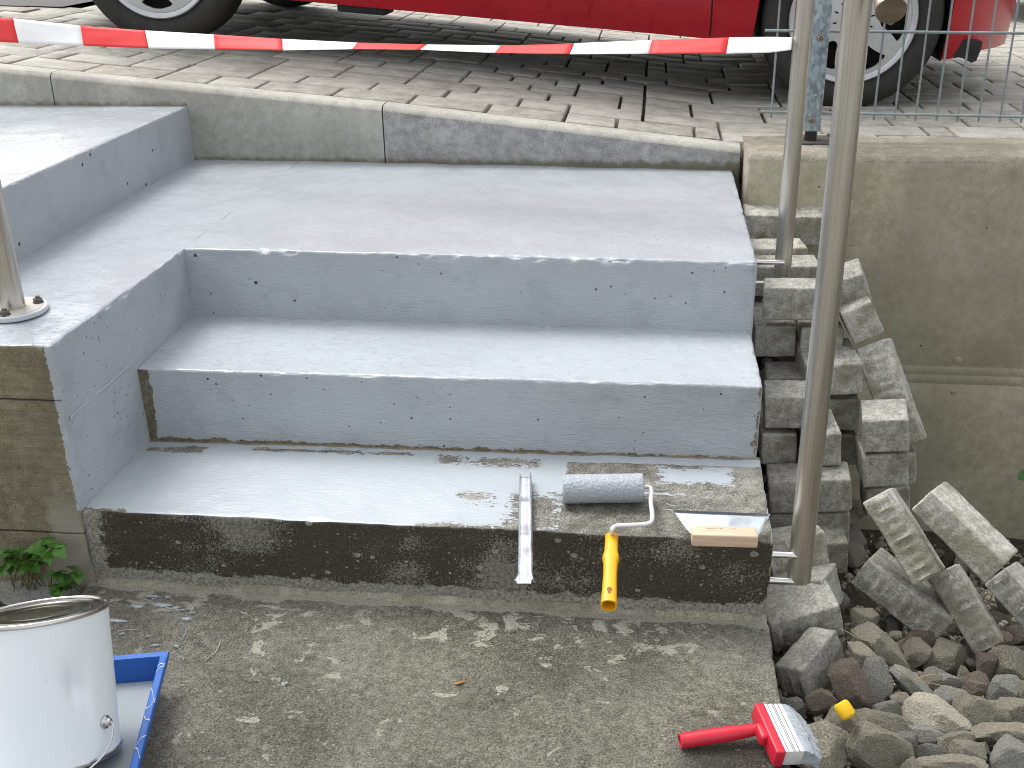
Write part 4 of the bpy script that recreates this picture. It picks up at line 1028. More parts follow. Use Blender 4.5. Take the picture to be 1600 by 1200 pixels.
    def pane(name, P4, mat, sidey=None):
        for sgn in (0, 1):
            V = []; F = []; n = 8
            for j in range(n+1):
                for i in range(n+1):
                    u, v = i/n, j/n; x = (P4[0][0]*(1-u)+P4[1][0]*u)*(1-v)+(P4[3][0]*(1-u)+P4[2][0]*u)*v; z = (P4[0][1]*(1-u)+P4[1][1]*u)*(1-v)+(P4[3][1]*(1-u)+P4[2][1]*u)*v
                    y = side_y(x, z, .004); V.append((x, y if sgn == 0 else 2*HW-y, z))
            for j in range(n):
                for i in range(n): a = j*(n+1)+i; F.append((a, a+1, a+n+2, a+n+1))
            mk(name, V, F, mat, car)
    pane('window', [(-1.46, .93), (-.56, .93), (-.95, 1.26), (-1.44, 1.30)], MAT['glass'])
    pane('window', [(-2.45, .94), (-1.54, .93), (-1.54, 1.30), (-2.36, 1.28)], MAT['glass'])
    pane('headlight', [(.28, .66), (.50, .62), (.48, .74), (.24, .80)], MAT['lamp'])
    pane('tail_light', [(-2.97, .68), (-2.80, .68), (-2.79, .9), (-2.93, .9)], MAT['redlamp'])
    pane('door_handle', [(-1.46, .80), (-1.32, .80), (-1.32, .825), (-1.46, .825)], MAT['black'])
    V = [(-.14, .12, .975), (-.14, 2*HW-.12, .975), (-.92, 2*HW-.26, 1.364), (-.92, .26, 1.364)]
    mk('windscreen', V, [(0, 1, 2, 3)], MAT['glass'], car)
    V = [(-2.982, .14, .98), (-2.982, 2*HW-.14, .98), (-2.80, 2*HW-.26, 1.28), (-2.80, .26, 1.28)]
    mk('rear_window', V, [(0, 1, 2, 3)], MAT['glass'], car)
    for s_ in (0, 1):
        bm = bmesh.new(); y = -.10 if s_ == 0 else 2*HW+.10; box_bm(bm, (-.58, y-.09, .93), (-.46, y+.09, 1.05), .03, 3); from_bm('wing_mirror', bm, paint, car)
    # wheels
    def wheel(xw, y, out, rot):
        w = empty('wheel'); w.parent = car; w.location = (xw, y, .30)
        # local: axis along y, outer face towards -y * out
        S = Matrix.Rotation(PI/2, 4, 'X') if out > 0 else Matrix.Rotation(-PI/2, 4, 'X')
        bm = bmesh.new()
        prof = [(.205, -.185), (.235, -.19), (.285, -.178), (.298, -.160), (.300, -.13), (.300, -.05), (.298, -.022), (.288, -.006), (.262, .0035), (.236, .0025), (.216, -.006), (.207, -.014), (.205, -.03)]
        lathe_bm(bm, prof, 96, S)
        from_bm('tyre', bm, MAT['rubber'], w, sharp=45)
        bm = bmesh.new()
        for zz in (-.045, -.075, -.11, -.145): lathe_bm(bm, [(.3004, zz-.004), (.3008, zz-.0035), (.3008, zz+.0035), (.3004, zz+.004)], 72, S)
        from_bm('tread_groove', bm, MAT['gap_shade'], w)
        bm = bmesh.new(); lathe_bm(bm, [(.210, -.012), (.211, -.002), (.207, .003), (.198, .002), (.190, -.004), (.184, -.020), (.182, -.05)], 96, S); from_bm('rim', bm, MAT['silver'], w)
        bm = bmesh.new(); lathe_bm(bm, [(0, -.05), (.075, -.05), (.12, -.055), (.182, -.055)], 64, S); from_bm('brake_disc', bm, MAT['gap_shade'], w)
        # wheel cover: six openings left between broad spokes
        bm = bmesh.new(); RA, RB = .088, .176
        def hw_op(r):
            t = (r-RA)/(RB-RA); w = math.radians(7+15*t); e = min(t/.10, (1-t)/.12, 1); return w*(1-(1-max(0, e))**2.2*.75) if 0 <= t <= 1 else 0
        def cz_(r): return -.004+.016*math.cos(min(1, r/.19)*PI/2)
        radii = [0, .03, .06, .08]+[RA+(RB-RA)*i/20 for i in range(21)]+[.182, .189]
        grid = {}
        for i, r in enumerate(radii):
            h_ = hw_op(r) if RA <= r <= RB else hw_op(RA if r < RA else RB)*1.0
            for k_ in range(6):
                cs_ = rot+k_*PI/3
                for j in range(9):       # spoke columns between neighbouring openings
                    a = cs_+h_+(PI/3-2*h_)*j/8; grid[(i, k_, j)] = bm.verts.new(S @ Vector((r*math.cos(a), r*math.sin(a), cz_(r))))
                for j in range(1, 6):    # columns across the opening
                    a = cs_-h_+2*h_*j/6; grid[(i, k_, 8+j)] = bm.verts.new(S @ Vector((r*math.cos(a), r*math.sin(a), cz_(r))))
        def gv(i, k_, c): # c: 0..8 spoke, 9..13 opening columns leading to the next spoke
            if c <= 8: return grid[(i, k_, c)]
            if c <= 13: return grid[(i, (k_+1) % 6, c)]
            return grid[(i, (k_+1) % 6, 0)]
        for i in range(len(radii)-1):
            op = RA-1e-6 <= radii[i] and radii[i+1] <= RB+1e-6
            for k_ in range(6):
                for c in range(14):
                    if c >= 8 and op: continue
                    q = [gv(i, k_, c), gv(i+1, k_, c), gv(i+1, k_, c+1), gv(i, k_, c+1)]
                    try: bm.faces.new(q)
                    except ValueError: pass
        bmesh.ops.remove_doubles(bm, verts=bm.verts, dist=.00005)
        ex = bmesh.ops.extrude_face_region(bm, geom=bm.faces[:]); ev = [g for g in ex['geom'] if isinstance(g, bmesh.types.BMVert)]
        dvec = (S.to_3x3() @ Vector((0, 0, -1)))*.012
        for v in ev: v.co += dvec
        from_bm('wheel_cover', bm, MAT['silver'], w, sharp=40)
        bm = bmesh.new()
        for k_ in range(6):
            a = rot+k_*PI/3
            for da in (-.28, .28):
                c = Vector((.062*math.cos(a+da), .062*math.sin(a+da), .0075)); box_bm(bm, (-.006, -.0025, 0), (.006, .0025, .003), 0, 1, S @ Matrix.Translation(c) @ Matrix.Rotation(a+da, 4, 'Z'))
        from_bm('cover_slot', bm, MAT['gap_shade'], w, smooth=False)
        for k_ in range(6):
            a = rot+k_*PI/3; bm = bmesh.new()
            lathe_bm(bm, [(0, .002), (.0125, .002), (.0125, 0), (0, 0)], 20, S @ Matrix.Translation((.133*math.cos(a), .133*math.sin(a), -.052)))
            from_bm('disc_hole', bm, MAT['paver'], w)
    r0 = math.radians(-34+0)
    wheel(0, .006, 1, math.radians(60)); wheel(-WB, .006, 1, math.radians(92)); wheel(0, 2*HW-.006, -1, 0); wheel(-WB, 2*HW-.006, -1, 0)
    return car
def sm_(a, b, x):
    t = (x-a)/(b-a); t = min(1, max(0, t)); return t*t*(3-2*t)
Rc = Vector((.392, 2.25, .545)); Lc = Vector((-2.01, 2.235, .768))
fw_ = (Rc-Lc).normalized(); up_ = (Vector((0, 0, 1))-fw_*fw_.z).normalized(); ay = up_.cross(fw_)
build_car('red car parked on the pavement behind the barrier tape', MAT['red'], frame(Rc, fw_, ay, up_))
C2 = Vector((4.54, 4.38, .42)); 
build_car('dark blue car, only a corner of it showing beyond the red bumper', MAT['dblue'], frame(C2, Vector((.97, -.24, -.02)).normalized(), Vector((.24, .97, 0)).normalized(), Vector((.02, 0, 1)).normalized()))
# ------------------------------------------------------------------ paint roller
rl = empty('paint_roller', (-.30, .10, .17), 'paint roller with a grey soaked sleeve and a yellow handle hanging over the step edge', 'paint roller')
c0 = Vector((-.3835, .106, .1705+.0275)); c1 = Vector((-.2305, .118, .1745+.0275)); ax = (c1-c0).normalized()
a1 = Vector((0, 1, 0)); a1 = (a1-ax*a1.dot(ax)).normalized(); a2 = ax.cross(a1)
V = []; F = []; NL, NC = 90, 120; L_ = (c1-c0).length
prof = [(0.0, .012), (.0002, .020), (.0006, .0255)]+[(.003+(L_-.006)*i/NL, .0275) for i in range(NL+1)]+[(L_-.0006, .0255), (L_-.0002, .020), (L_, .012)]
for s_, r in prof:
    for k_ in range(NC):
        a = 2*PI*k_/NC; q = c0+ax*s_; dd = a1*math.cos(a)+a2*math.sin(a)
        rr2 = r+(.0010*noise.noise(Vector((s_*220, math.cos(a)*6, math.sin(a)*6)))+.0006*noise.noise(Vector((s_*520, math.cos(a)*14, math.sin(a)*14))) if r > .02 else 0)
        V.append(q+dd*rr2)
for i in range(len(prof)-1):
    for k_ in range(NC): F.append((i*NC+k_, i*NC+(k_+1) % NC, (i+1)*NC+(k_+1) % NC, (i+1)*NC+k_))
mk('roller_sleeve', V, F, MAT['nap'], rl)
tube('sleeve_core', [c0+ax*.002, c1-ax*.002+ax*.0005], .0125, MAT['white'], rl, 24)
hA = at(956, 838, 1, -.004); hA.z += .0; hdir = Vector((.012, -.978, -.208)).normalized()
pts = smooth_path([c1-ax*.01, c1+ax*.012, at(1017, 786, 2, c1.z-.001), at(1019, 803, 2, c1.z-.004), at(1018, 814, 2, .193), at(1009, 819, 2, .191), at(985, 820.5, 2, .19), at(962, 822, 2, .189), at(956.5, 828, 2, .188), hA, hA+hdir*.02], 8)
tube('wire_frame', pts, .0042, MAT['white'], rl, 14)
# handle: rounded section lofted along hdir
hx = Vector((1, 0, 0)); hx = (hx-hdir*hx.dot(hdir)).normalized(); hz = hx.cross(hdir)
if hz.z < 0: hz = -hz
bm = bmesh.new(); st_h = [(0, .0095, .0095), (.002, .0118, .0112), (.030, .0122, .0118), (.044, .0125, .012), (.055, .0150, .013), (.061, .0150, .013), (.070, .0128, .0125), (.10, .0122, .0125), (.135, .0130, .0128), (.166, .0140, .0135), (.170, .0138, .0133)]
N_ = 40; rings = []
def sec(s_, wx, wz, k_):
    a = 2*PI*k_/N_; c, s = math.cos(a), math.sin(a)
    e = .75; return hA+hdir*s_+hx*(wx*abs(c)**e*(1 if c > 0 else -1))+hz*(wz*abs(s)**e*(1 if s > 0 else -1))
for q in st_h: rings.append([bm.verts.new(sec(*q, k_)) for k_ in range(N_)])
inn = [(.170, .0112, .0107), (.120, .0105, .010)]
for q in inn: rings.append([bm.verts.new(sec(*q, k_)) for k_ in range(N_)])
for A, B in zip(rings, rings[1:]):
    for k_ in range(N_): bm.faces.new((A[k_], A[(k_+1) % N_], B[(k_+1) % N_], B[k_]))
bm.faces.new(rings[0]); bm.faces.new(rings[-1])
from_bm('handle', bm, MAT['yellow'], rl, sharp=50)
# hanging hole: flat keyhole patch on the handle end, shade of the recess painted in
def patch(name, cs, wx, ws, zoff, mat):
    bm = bmesh.new(); vv = []
    for (u, v) in ws:
        s_ = cs+v; vv.append(bm.verts.new(hA+hdir*s_+hx*u+hz*(.01325+zoff-(abs(u)/.0135)**3*.006)))
    bm.faces.new(vv); from_bm(name, bm, mat, rl, smooth=False)
kh = [(-.0048, 0), (-.0042, -.004), (-.0022, -.0062), (.0022, -.0062), (.0042, -.004), (.0048, 0), (.0028, .0018), (.0028, .008), (-.0028, .008), (-.0028, .0018)]
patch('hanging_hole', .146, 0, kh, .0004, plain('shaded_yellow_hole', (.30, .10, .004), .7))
kh2 = [(-.0042, .001), (.0042, .001), (.0042, .004), (.0020, .005), (.0020, .0085), (-.0020, .0085), (-.0020, .005), (-.0042, .004)]
rel(rl, rl.location)

# ------------------------------------------------------------------ aluminium channel lying over the edge
P0 = at(821, 746, 2, .181); P1 = at(821, 913, 2, .176)
ch = empty('metal_channel', (P0+P1)/2, 'crumpled bright aluminium U channel lying across the step edge left of the roller', 'metal strip')
d_ = (P1-P0).normalized(); sx = d_.cross(Vector((0, 0, 1))).normalized(); sx = sx if sx.x > 0 else -sx; sz = sx.cross(d_); sz = sz if sz.z > 0 else -sz
V = []; F = []; n = 70; LL = (P1-P0).length
cs = [(-.0112, .007), (-.0108, .0076), (-.0104, .007), (-.0092, .0010), (-.0085, 0), (-.004, .0004), (.0, .0006), (.004, .0003), (.0068, 0), (.0076, .0012), (.0088, .0095), (.0093, .0100), (.0098, .0094), (.0104, .0030), (.0116, .0020)]
cr = [.0, .0]
for i in range(n+1):
    t = i/n; sc_ = 1+.10*t+(.22*max(0, (t-.955)/.045))
    for (u, w) in cs:
        cz = .0003*noise.noise(Vector((t*9, u*100, 1)))+.0009*math.exp(-((t-.60)/.012)**2)+.0010*math.exp(-((t-.27)/.02)**2)
        V.append(P0+d_*(LL*t)+sx*(u*sc_*(1 if u > 0 else (1+.25*max(0, (t-.95)/.05)))+.0004*noise.noise(Vector((t*6, 3, w*60))))+sz*(w+cz+.0005))
k = len(cs)
for i in range(n):
    for j in range(k-1): F.append((i*k+j, i*k+j+1, (i+1)*k+j+1, (i+1)*k+j))
o = mk('channel_profile', V, F, MAT['alu'], ch, sharp=35); m_ = o.modifiers.new('sheet', 'SOLIDIFY'); m_.thickness = .0007
rel(ch, ch.location)

# ------------------------------------------------------------------ japan scraper
sk = empty('paint_scraper', (-.088, .0, .178), 'trapezoid steel scraper with a pale wooden handle at the right end of the step edge', 'scraper')
b0, b1, b2, b3 = at(1052, 797, 2, .205), at(1204, 803, 2, .204), at(1181, 843, 2, .190), at(1083, 838, 2, .190)
V = []; F = []; n = 24
for i in range(n+1):
    u = i/n
    for j in range(7):
        v = j/6; p = b0.lerp(b1, u).lerp(b3.lerp(b2, u), v)
        p.z += -.0030*math.sin(PI*v)+.0004*noise.noise(Vector((u*4, v, 0)))
        V.append(p)
for i in range(n):
    for j in range(6): F.append((i*7+j, i*7+j+1, (i+1)*7+j+1, (i+1)*7+j))
o = mk('blade', V, F, MAT['blade'], sk); m_ = o.modifiers.new('sheet', 'SOLIDIFY'); m_.thickness = .0003; m_.offset = 0
h0_, h1_ = at(1080, 837, 2, .190), at(1183, 840, 2, .190); hm = (h0_+h1_)/2; hxv = (h1_-h0_).normalized(); hyv = Vector((0, 0, 1)).cross(hxv).normalized()
MM = frame(hm, hxv, hyv, Vector((0, 0, 1))); hw_ = (h1_-h0_).length/2
bm = bmesh.new(); box_bm(bm, (-hw_, -.0165, -.0125), (hw_, .0165, .0125), .0035, 3, MM); from_bm('handle', bm, MAT['wood'], sk)
bm = bmesh.new()
rk = random.Random(3)
def marks(x0, x1, y, h, step=.0021, skip=.25):
    x = x0
    while x < x1:
        w = rk.uniform(.0006, .0016)
        if rk.random() > skip: box_bm(bm, (x, y-h/2, .01252), (x+w, y+h/2, .01262), 0, 1, MM)
        x += step*rk.uniform(.8, 1.3)
marks(-.030, -.003, .006, .0026); marks(-.030, -.006, .001, .0010, skip=.5); marks(.012, .021, .0065, .0018, .0014, .05); marks(.023, .0265, .0065, .001); marks(.013, .026, .0022, .0006, skip=.4)
from_bm('printed_marks', bm, MAT['ink'], sk, smooth=False)
rel(sk, sk.location)

# ------------------------------------------------------------------ wide brush
br = empty('wide_paint_brush', (-.06, -.33, .0), 'wide flat brush with a red plastic handle and grey soaked bristles at the slab corner', 'paint brush')
q0 = at(1062, 1158, 2, .014); q1 = at(1188, 1139, 2, .024)
hl = (q1-q0).length; dh = (q1-q0).normalized()
def rf(t): return itp([(0, .0105), (.03, .0122), (.10, .0118), (.35, .0124), (.65, .0120), (.9, .0095), (1, .0092)], t)
bm = bmesh.new(); tube_bm(bm, [q0+dh*hl*t for t in [0, .01, .03]+[.06+.94*i/24 for i in range(25)]], 0, 28, True, rf)
# hollow end
for f in bm.faces[:]:
    if len(f.verts) > 8 and (f.calc_center_median()-q0).length < .004:
        g = bmesh.ops.inset_individual(bm, faces=[f], thickness=.0022); 
        bmesh.ops.translate(bm, verts=f.verts[:], vec=dh*.012)
from_bm('handle', bm, MAT['redp'], br, sharp=50)
bm = bmesh.new()
hc = q0+dh*.018+Vector((0, 0, .0112)); r_ = []
for k_ in range(18):
    a = 2*PI*k_/18; r_.append(bm.verts.new(hc+dh*.0065*math.cos(a)+Vector((-dh.y, dh.x, 0))*.0042*math.sin(a)+Vector((0, 0, .0009-abs(math.sin(a))*.0012))))
bm.faces.new(r_); from_bm('hanging_hole', bm, plain('shaded_red_hole', (.13, .006, .012), .7), br, smooth=False)  # flat dark red oval, the shade inside the hole painted in
# head: long axis runs from upper left to lower right in the picture
g0 = at(1187, 1109, 2, .032); g1 = at(1222, 1186, 2, .022)   # ends of the block
bx = (g1-g0).normalized(); bz = Vector((.10, .05, 1)); bz = (bz-bx*bz.dot(bx)).normalized(); by = bz.cross(bx); by = by if by.x > 0 else -by; bz = bx.cross(by); bz = bz if bz.z > 0 else -bz
gm = (g0+g1)/2; hb = (g1-g0).length/2
MB = frame(gm, bx, by, bz)
bm = bmesh.new(); box_bm(bm, (-hb-.001, -.012, -.0165), (hb+.001, .004, .0155), .003, 3, MB); box_bm(bm, (-.016, -.022, -.011), (.016, -.008, .010), .005, 3, MB); from_bm('head_block', bm, MAT['redp'], br)
bm = bmesh.new(); box_bm(bm, (-hb+.001, .003, -.0150), (hb-.001, .034, .0140), .0015, 2, MB); from_bm('ferrule', bm, MAT['ferr'], br)
bm = bmesh.new()
for yy in (.0085, .0165, .019, .026): box_bm(bm, (-hb+.001, yy-.0005, .01395), (hb-.001, yy+.0005, .0143), 0, 1, MB)
from_bm('ferrule_groove', bm, MAT['boltd'], br, smooth=False)
V = []; F = []; NX_, NY_, NZ_ = 90, 16, 10
def bp_(u, v, w):
    x = (-hb+.002)*(1-u)+(hb-.002)*u; flare = 1+.04*v; y = .033+(.038+.006*noise.noise(Vector((u*9, 0, w)))-.010*abs(2*u-1)**3)*v
    zt = .0135+.001*v; zb = -.0145; z = zb+(zt-zb)*w; z = z*(1-.42*v**1.5)-.010*v*v+.0012*noise.noise(Vector((u*60, v*3, w*3)))*v
    return MB @ Vector((x*flare+.004*v*v, y, z))
n = NX_+1
for w in (0, 1):
    for j in range(NY_+1):
        for i in range(n): V.append(bp_(i/NX_, j/NY_, w))
S0 = n*(NY_+1)
for j in range(NY_):
    for i in range(NX_):
        F.append((j*n+i, j*n+i+1, (j+1)*n+i+1, (j+1)*n+i)); F.append((S0+j*n+i, S0+(j+1)*n+i, S0+(j+1)*n+i+1, S0+j*n+i+1))
for i in range(NX_): a = NY_*n+i; F.append((a, a+1, S0+a+1, S0+a))
for j in range(NY_):
    for i in (0, NX_): a = j*n+i; F.append((a, a+n, S0+a+n, S0+a))
mk('bristles', V, F, MAT['bristle'], br, sharp=70)
V = []; F = []
rb = random.Random(9)
for _ in range(420):
    u, w = rb.random(), rb.choice([1, 1, 1, rb.random()]); p = bp_(u, .55, w); q = bp_(u+rb.uniform(-.02, .02), 1.03+rb.random()*.06, w); p += bz*.0004; e = bx*.00035; k_ = len(V)
    V += [p-e, p+e, q]; F.append((k_, k_+1, k_+2))
ob = mk('loose_bristles', V, F, MAT['bristle'], br); ob['kind'] = 'stuff'
rel(br, br.location)

# ------------------------------------------------------------------ roller tray and paint can
T0 = at(262, 1018, 2, .07); du = Vector((.2374, -.9714, 0)); dv = Vector((-.9714, -.2374, 0))   # along, and to the left
tr = empty('paint_tray', (T0.x-.1, T0.y-.1, 0), 'blue plastic paint tray with grey paint, under the leaning can', 'paint tray')
def TP_(u, v, z): return Vector((T0.x, T0.y, 0))+du*u+dv*v+Vector((0, 0, z))
LT, WT = .40, .30
def floor_z(u): return .012 if u < .085 else .012+(u-.085)*.22
V = []; F = []
us = [0, .006, .02, .05, .085, .12, .18, .25, .33, .385, .395, LT]
def xsec(u):
    fz = floor_z(u); rz = .070
    k_ = [(-.001, rz-.012), (-.001, rz-.001), (.0005, rz), (.0095, rz), (.011, rz-.001), (.012+(.070-fz)*.12, fz+.0), (WT-.012-(.070-fz)*.12, fz), (WT-.011, rz-.001), (WT-.0095, rz), (WT-.0005, rz), (WT+.001, rz-.001), (WT+.001, rz-.012)]
    return k_
us2 = [.020+.0]+[.03, .05, .085, .12, .18, .25, .33, .37]
rows = [[TP_(u, v, z) for v, z in xsec(u)] for u in us2]
# far end wall
def endrow(u, t):
    out = []
    for (v, z), (v0, z0) in zip(xsec(us2[0]), xsec(us2[0])):
        out.append(TP_(u, v, max(z, .070-.0015 if t else z)))
    return out
k = len(rows[0]); allr = []
far = [TP_(-.001, v, min(.070, max(z, .058)) if i in (0, k-1) else .070) for i, (v, z) in enumerate(xsec(.02))]
far0 = [TP_(-.0012, v, .058) for v, z in xsec(.02)]
far1 = [TP_(.0105, v, .0695 if 0 < i < k-1 else .058) for i, (v, z) in enumerate(xsec(.02))]
allr = [far0, far, far1]+rows
nearw = [TP_(.392, v, .070 if 0 < i < k-1 else .058) for i, (v, z) in enumerate(xsec(.37))]; nearo = [TP_(.402, v, .069) for v, z in xsec(.37)]
allr += [nearw, nearo]
for r_ in allr: V += r_
for i in range(len(allr)-1):
    for j in range(k-1): F.append((i*k+j, i*k+j+1, (i+1)*k+j+1, (i+1)*k+j))
o = mk('tray_shell', V, F, MAT['blue'], tr, sharp=30); m_ = o.modifiers.new('wall', 'SOLIDIFY'); m_.thickness = .0022; m_ = o.modifiers.new('edge', 'BEVEL'); m_.width = .0012; m_.segments = 2
# paint lying in the well and coating the ramp
V = []; F = []; uu = [.0155+.0095*i for i in range(38)]; n = 30
for u in uu:
    fz = max(.026, floor_z(u)+.0012); ins = .012+(.070-fz)*.12+.0004
    for j in range(n+1):
        v = ins+(WT-2*ins)*j/n; V.append(TP_(u, v, fz+(.0006*noise.noise(Vector((u*40, v*40, 0))) if u > .15 else 0)))
for i in range(len(uu)-1):
    for j in range(n): F.append((i*(n+1)+j, i*(n+1)+j+1, (i+1)*(n+1)+j+1, (i+1)*(n+1)+j))
mk('wet_paint', V, F, MAT['wet'], tr)
# paint streaks over the rim
rs = random.Random(12)
V = []; F = []
for u0, sg, L0 in ((.035, 1, .02), (.10, -1, .03), (.125, 1, .022), (.16, -1, .02), (.205, 1, .024), (.235, -1, .02), (.03, 1, .01)):
    pts = [TP_(u0+L0*t+.004*math.sin(t*5+u0*40), -.0016+.012*(t if sg > 0 else 1-t), .0708) for t in [i/8 for i in range(9)]]
    for i, p in enumerate(pts):
        d = du*(.0009+.0006*rs.random()); V += [p-d, p+d]
    b_ = len(V)-18
    for i in range(8): F.append((b_+2*i, b_+2*i+1, b_+2*i+3, b_+2*i+2))
mk('paint_streak', V, F, MAT['flange'], tr)
rel(tr, tr.location)
# can, standing on the sloping part of the tray and tipped away from the camera
cn = Vector((-.11446522, .36515662, .92388222)).normalized(); cb = Vector((-1.10144607, -.53492999, .05904714))
cr_, chh = .0986, .2201
ca = empty('paint_can', cb, 'large white tin paint can with its lid on, leaning in the bottom left corner', 'paint can')
e1 = Vector((1, 0, 0)); e1 = (e1-cn*e1.dot(cn)).normalized(); e2 = cn.cross(e1); MC = frame(cb, e1, e2, cn)
bm = bmesh.new(); NZc, NCc = 60, 128; rings = []
for i in range(NZc+1):
    z = .004+(chh-.010)*i/NZc; rg = []
    for k_ in range(NCc):
        a = 2*PI*k_/NCc; r = cr_-.0022
        # dent on the right hand side towards the camera
        da = (a-math.radians(-38)+PI) % (2*PI)-PI; zz = (z-.118)
        s1 = zz+da*.06; dn = .012*math.exp(-(abs(da)/.13)**1.3-(abs(s1)/.026)**1.4)+.0035*math.exp(-((da-.18)/.10)**2-((zz+.01)/.045)**2)
        r -= dn; r += .0005*noise.noise(Vector((math.cos(a)*3, math.sin(a)*3, z*12)))
        rg.append(bm.verts.new(MC @ Vector((r*math.cos(a), r*math.sin(a), z))))
    rings.append(rg)
for A, B in zip(rings, rings[1:]):
    for k_ in range(NCc): bm.faces.new((A[k_], A[(k_+1) % NCc], B[(k_+1) % NCc], B[k_]))
from_bm('can_body', bm, MAT['can'], ca, sharp=60)
bm = bmesh.new(); R0 = cr_
lathe_bm(bm, [(0, .003), (R0-.006, .003), (R0-.004, .0), (R0-.001, -.0006), (R0, .0010), (R0, .0040), (R0-.0022, .0055)], 96, MC); from_bm('bottom_rim', bm, MAT['tin'], ca)
bm = bmesh.new()
lathe_bm(bm, [(R0-.0022, chh-.0075), (R0, chh-.006), (R0+.0004, chh-.003), (R0, chh-.0008), (R0-.0015, chh), (R0-.0032, chh-.001), (R0-.0045, chh-.0045), (R0-.0085, chh-.0052)], 128, MC); from_bm('top_rim', bm, MAT['tin'], ca)
bm = bmesh.new()
lathe_bm(bm, [(R0-.0085, chh-.0030), (R0-.0105, chh-.0016), (R0-.0130, chh-.0020), (R0-.0145, chh-.0042), (R0-.0240, chh-.0046), (R0-.0255, chh-.0024), (R0-.029, chh-.0022), (R0-.032, chh-.0042), (R0-.050, chh-.0044), (R0-.052, chh-.0034), (R0-.054, chh-.0044), (.02, chh-.0043), (0, chh-.0041)], 128, MC); from_bm('lid', bm, MAT['lid'], ca)
# ear and wire bail on the right
ea = math.radians(-10); er = MC @ Vector((cr_*math.cos(ea), cr_*math.sin(ea), .052)); eo = (MC.to_3x3() @ Vector((math.cos(ea), math.sin(ea), 0))).normalized()
er = er-eo*.002
eup = cn; es = eo.cross(eup)
ME = frame(er, es, eup, eo)
bm = bmesh.new(); lathe_bm(bm, [(.010, 0), (.0095, .003), (.0065, .0045), (.0062, .0075), (.0052, .0098), (.003, .011), (0, .0112)], 28, ME); from_bm('bail_ear', bm, MAT['tin'], ca)
pts = smooth_path([er+eo*.007, er+eo*.0115-cn*.001, er+eo*.0135-cn*.008-es*.000, er+eo*.0125-cn*.030+Vector((-.003, -.012, 0)), er+eo*.008-cn*.046+Vector((-.016, -.04, .004)), er+eo*.000-cn*.050+Vector((-.05, -.09, .004))], 8)
tube('bail_wire', pts, .0014, MAT['pin'], ca, 10)
rel(ca, ca.location)

# ------------------------------------------------------------------ small loose things
P = at(1320, 1110, 2, .012); fo = empty('foam_plug', P, 'small yellow foam plug lying among the rocks right of the brush', 'foam plug')
bm = bmesh.new(); a_ = (RT*.45-UP*.75-FW*.35).normalized(); b_ = a_.orthogonal().normalized(); 
lathe_bm(bm, [(0, -.0145), (.009, -.0145), (.0125, -.012), (.0135, -.008), (.0138, .004), (.0128, .0105), (.009, .0138), (0, .0142)], 32, frame((0, 0, 0), b_, a_.cross(b_), a_))
from_bm('plug_body', bm, MAT['yfoam'], fo)
def straw(pts, r=.0010, label='thin dry straw lying across the rocks below the toppled bricks'):
    o = tube('straw', smooth_path(pts, 6), r, MAT['straw'], None, 6); tag(o, label, 'straw'); return o
def gp(px, py, lift): 
    P = at(px, py, 2, -.06)
    for _ in range(10): P = at(px, py, 2, gz(P.x, P.y)+lift)
    return P
straw([gp(1400, 1045, .055), gp(1415, 1054, .05), gp(1428, 1062, .045)], .0014, 'short thick straw left of the crossing point of the dry straws')
straw([gp(1427, 1063, .045), gp(1446, 1056, .055), gp(1464, 1054, .055)], .0011, 'arched straw right of the crossing point of the dry straws')
straw([gp(1428, 1062, .046), gp(1466, 1070, .05), gp(1506, 1082, .05)], .0007, 'long thin straw running right over the bluish rock')
straw([gp(1313, 982, .09), gp(1325, 988, .085), gp(1337, 995, .08)], .0008, 'fine straw sticking out of the brick pile above the rocks')
straw([at(1322, 383, 1, 1.385), at(1336, 384, 1, 1.375)], .0011, 'single straw sticking out behind the nearer steel post against the wall')
# tiny dead leaf on the slab
P = at(718, 1066, 2, .003)
V = [P+Vector((.010*math.cos(a)*(1 if i % 2 == 0 else .9), .0045*math.sin(a)+.004*math.cos(a), .001*math.sin(3*a))) for i, a in enumerate([2*PI*k_/12 for k_ in range(12)])]
o = mk('fallen_leaf', V, [tuple(range(12))], MAT['dead'], smooth=False); o.modifiers.new('t', 'SOLIDIFY').thickness = .0005
tag(o, 'tiny orange brown dead leaf on the middle of the lower slab', 'leaf')
# paint splashes on the slab
V = []; F = []; rs = random.Random(4)
def blob(cx, cy, a, b_, ang, z=.0035):
    n = 40; k_ = len(V); V.append((cx, cy, z+.0008))
    ca_, sa_ = math.cos(ang), math.sin(ang)
    for ring, s_ in ((0, .75), (1, 1)):
        for i in range(n):
            t = 2*PI*i/n; r = s_*(1+.55*noise.noise(Vector((math.cos(t)*1.7+cx*50, math.sin(t)*1.7+cy*50, 0)))+.35*noise.noise(Vector((math.cos(t)*5+cx*50, math.sin(t)*5+cy*50, 2))))
            x, y = a*r*math.cos(t), b_*r*math.sin(t); V.append((cx+x*ca_-y*sa_, cy+x*sa_+y*ca_, z+.0006*(1-ring)-.002*ring))
    for i in range(n):
        j = (i+1) % n; F.append((k_, k_+1+i, k_+1+j)); F.append((k_+1+i, k_+1+n+i, k_+1+n+j, k_+1+j))
def drip(pts, w):
    Q = smooth_path([at(px, py, 2, .0035) for px, py in pts], 7); k_ = len(V)
    for i, p in enumerate(Q):
        t = (Q[min(i+1, len(Q)-1)]-Q[max(0, i-1)]).normalized(); s_ = Vector((-t.y, t.x, 0))*(w*(.6+.6*abs(noise.noise(p*60))))*(1 if 0 < i < len(Q)-1 else .2)
        V.append(p-s_); V.append(p+Vector((0, 0, .0008))); V.append(p+s_)
    for i in range(len(Q)-1):
        for e in (0, 1): F.append((k_+3*i+e, k_+3*i+e+1, k_+3*i+e+4, k_+3*i+e+3))
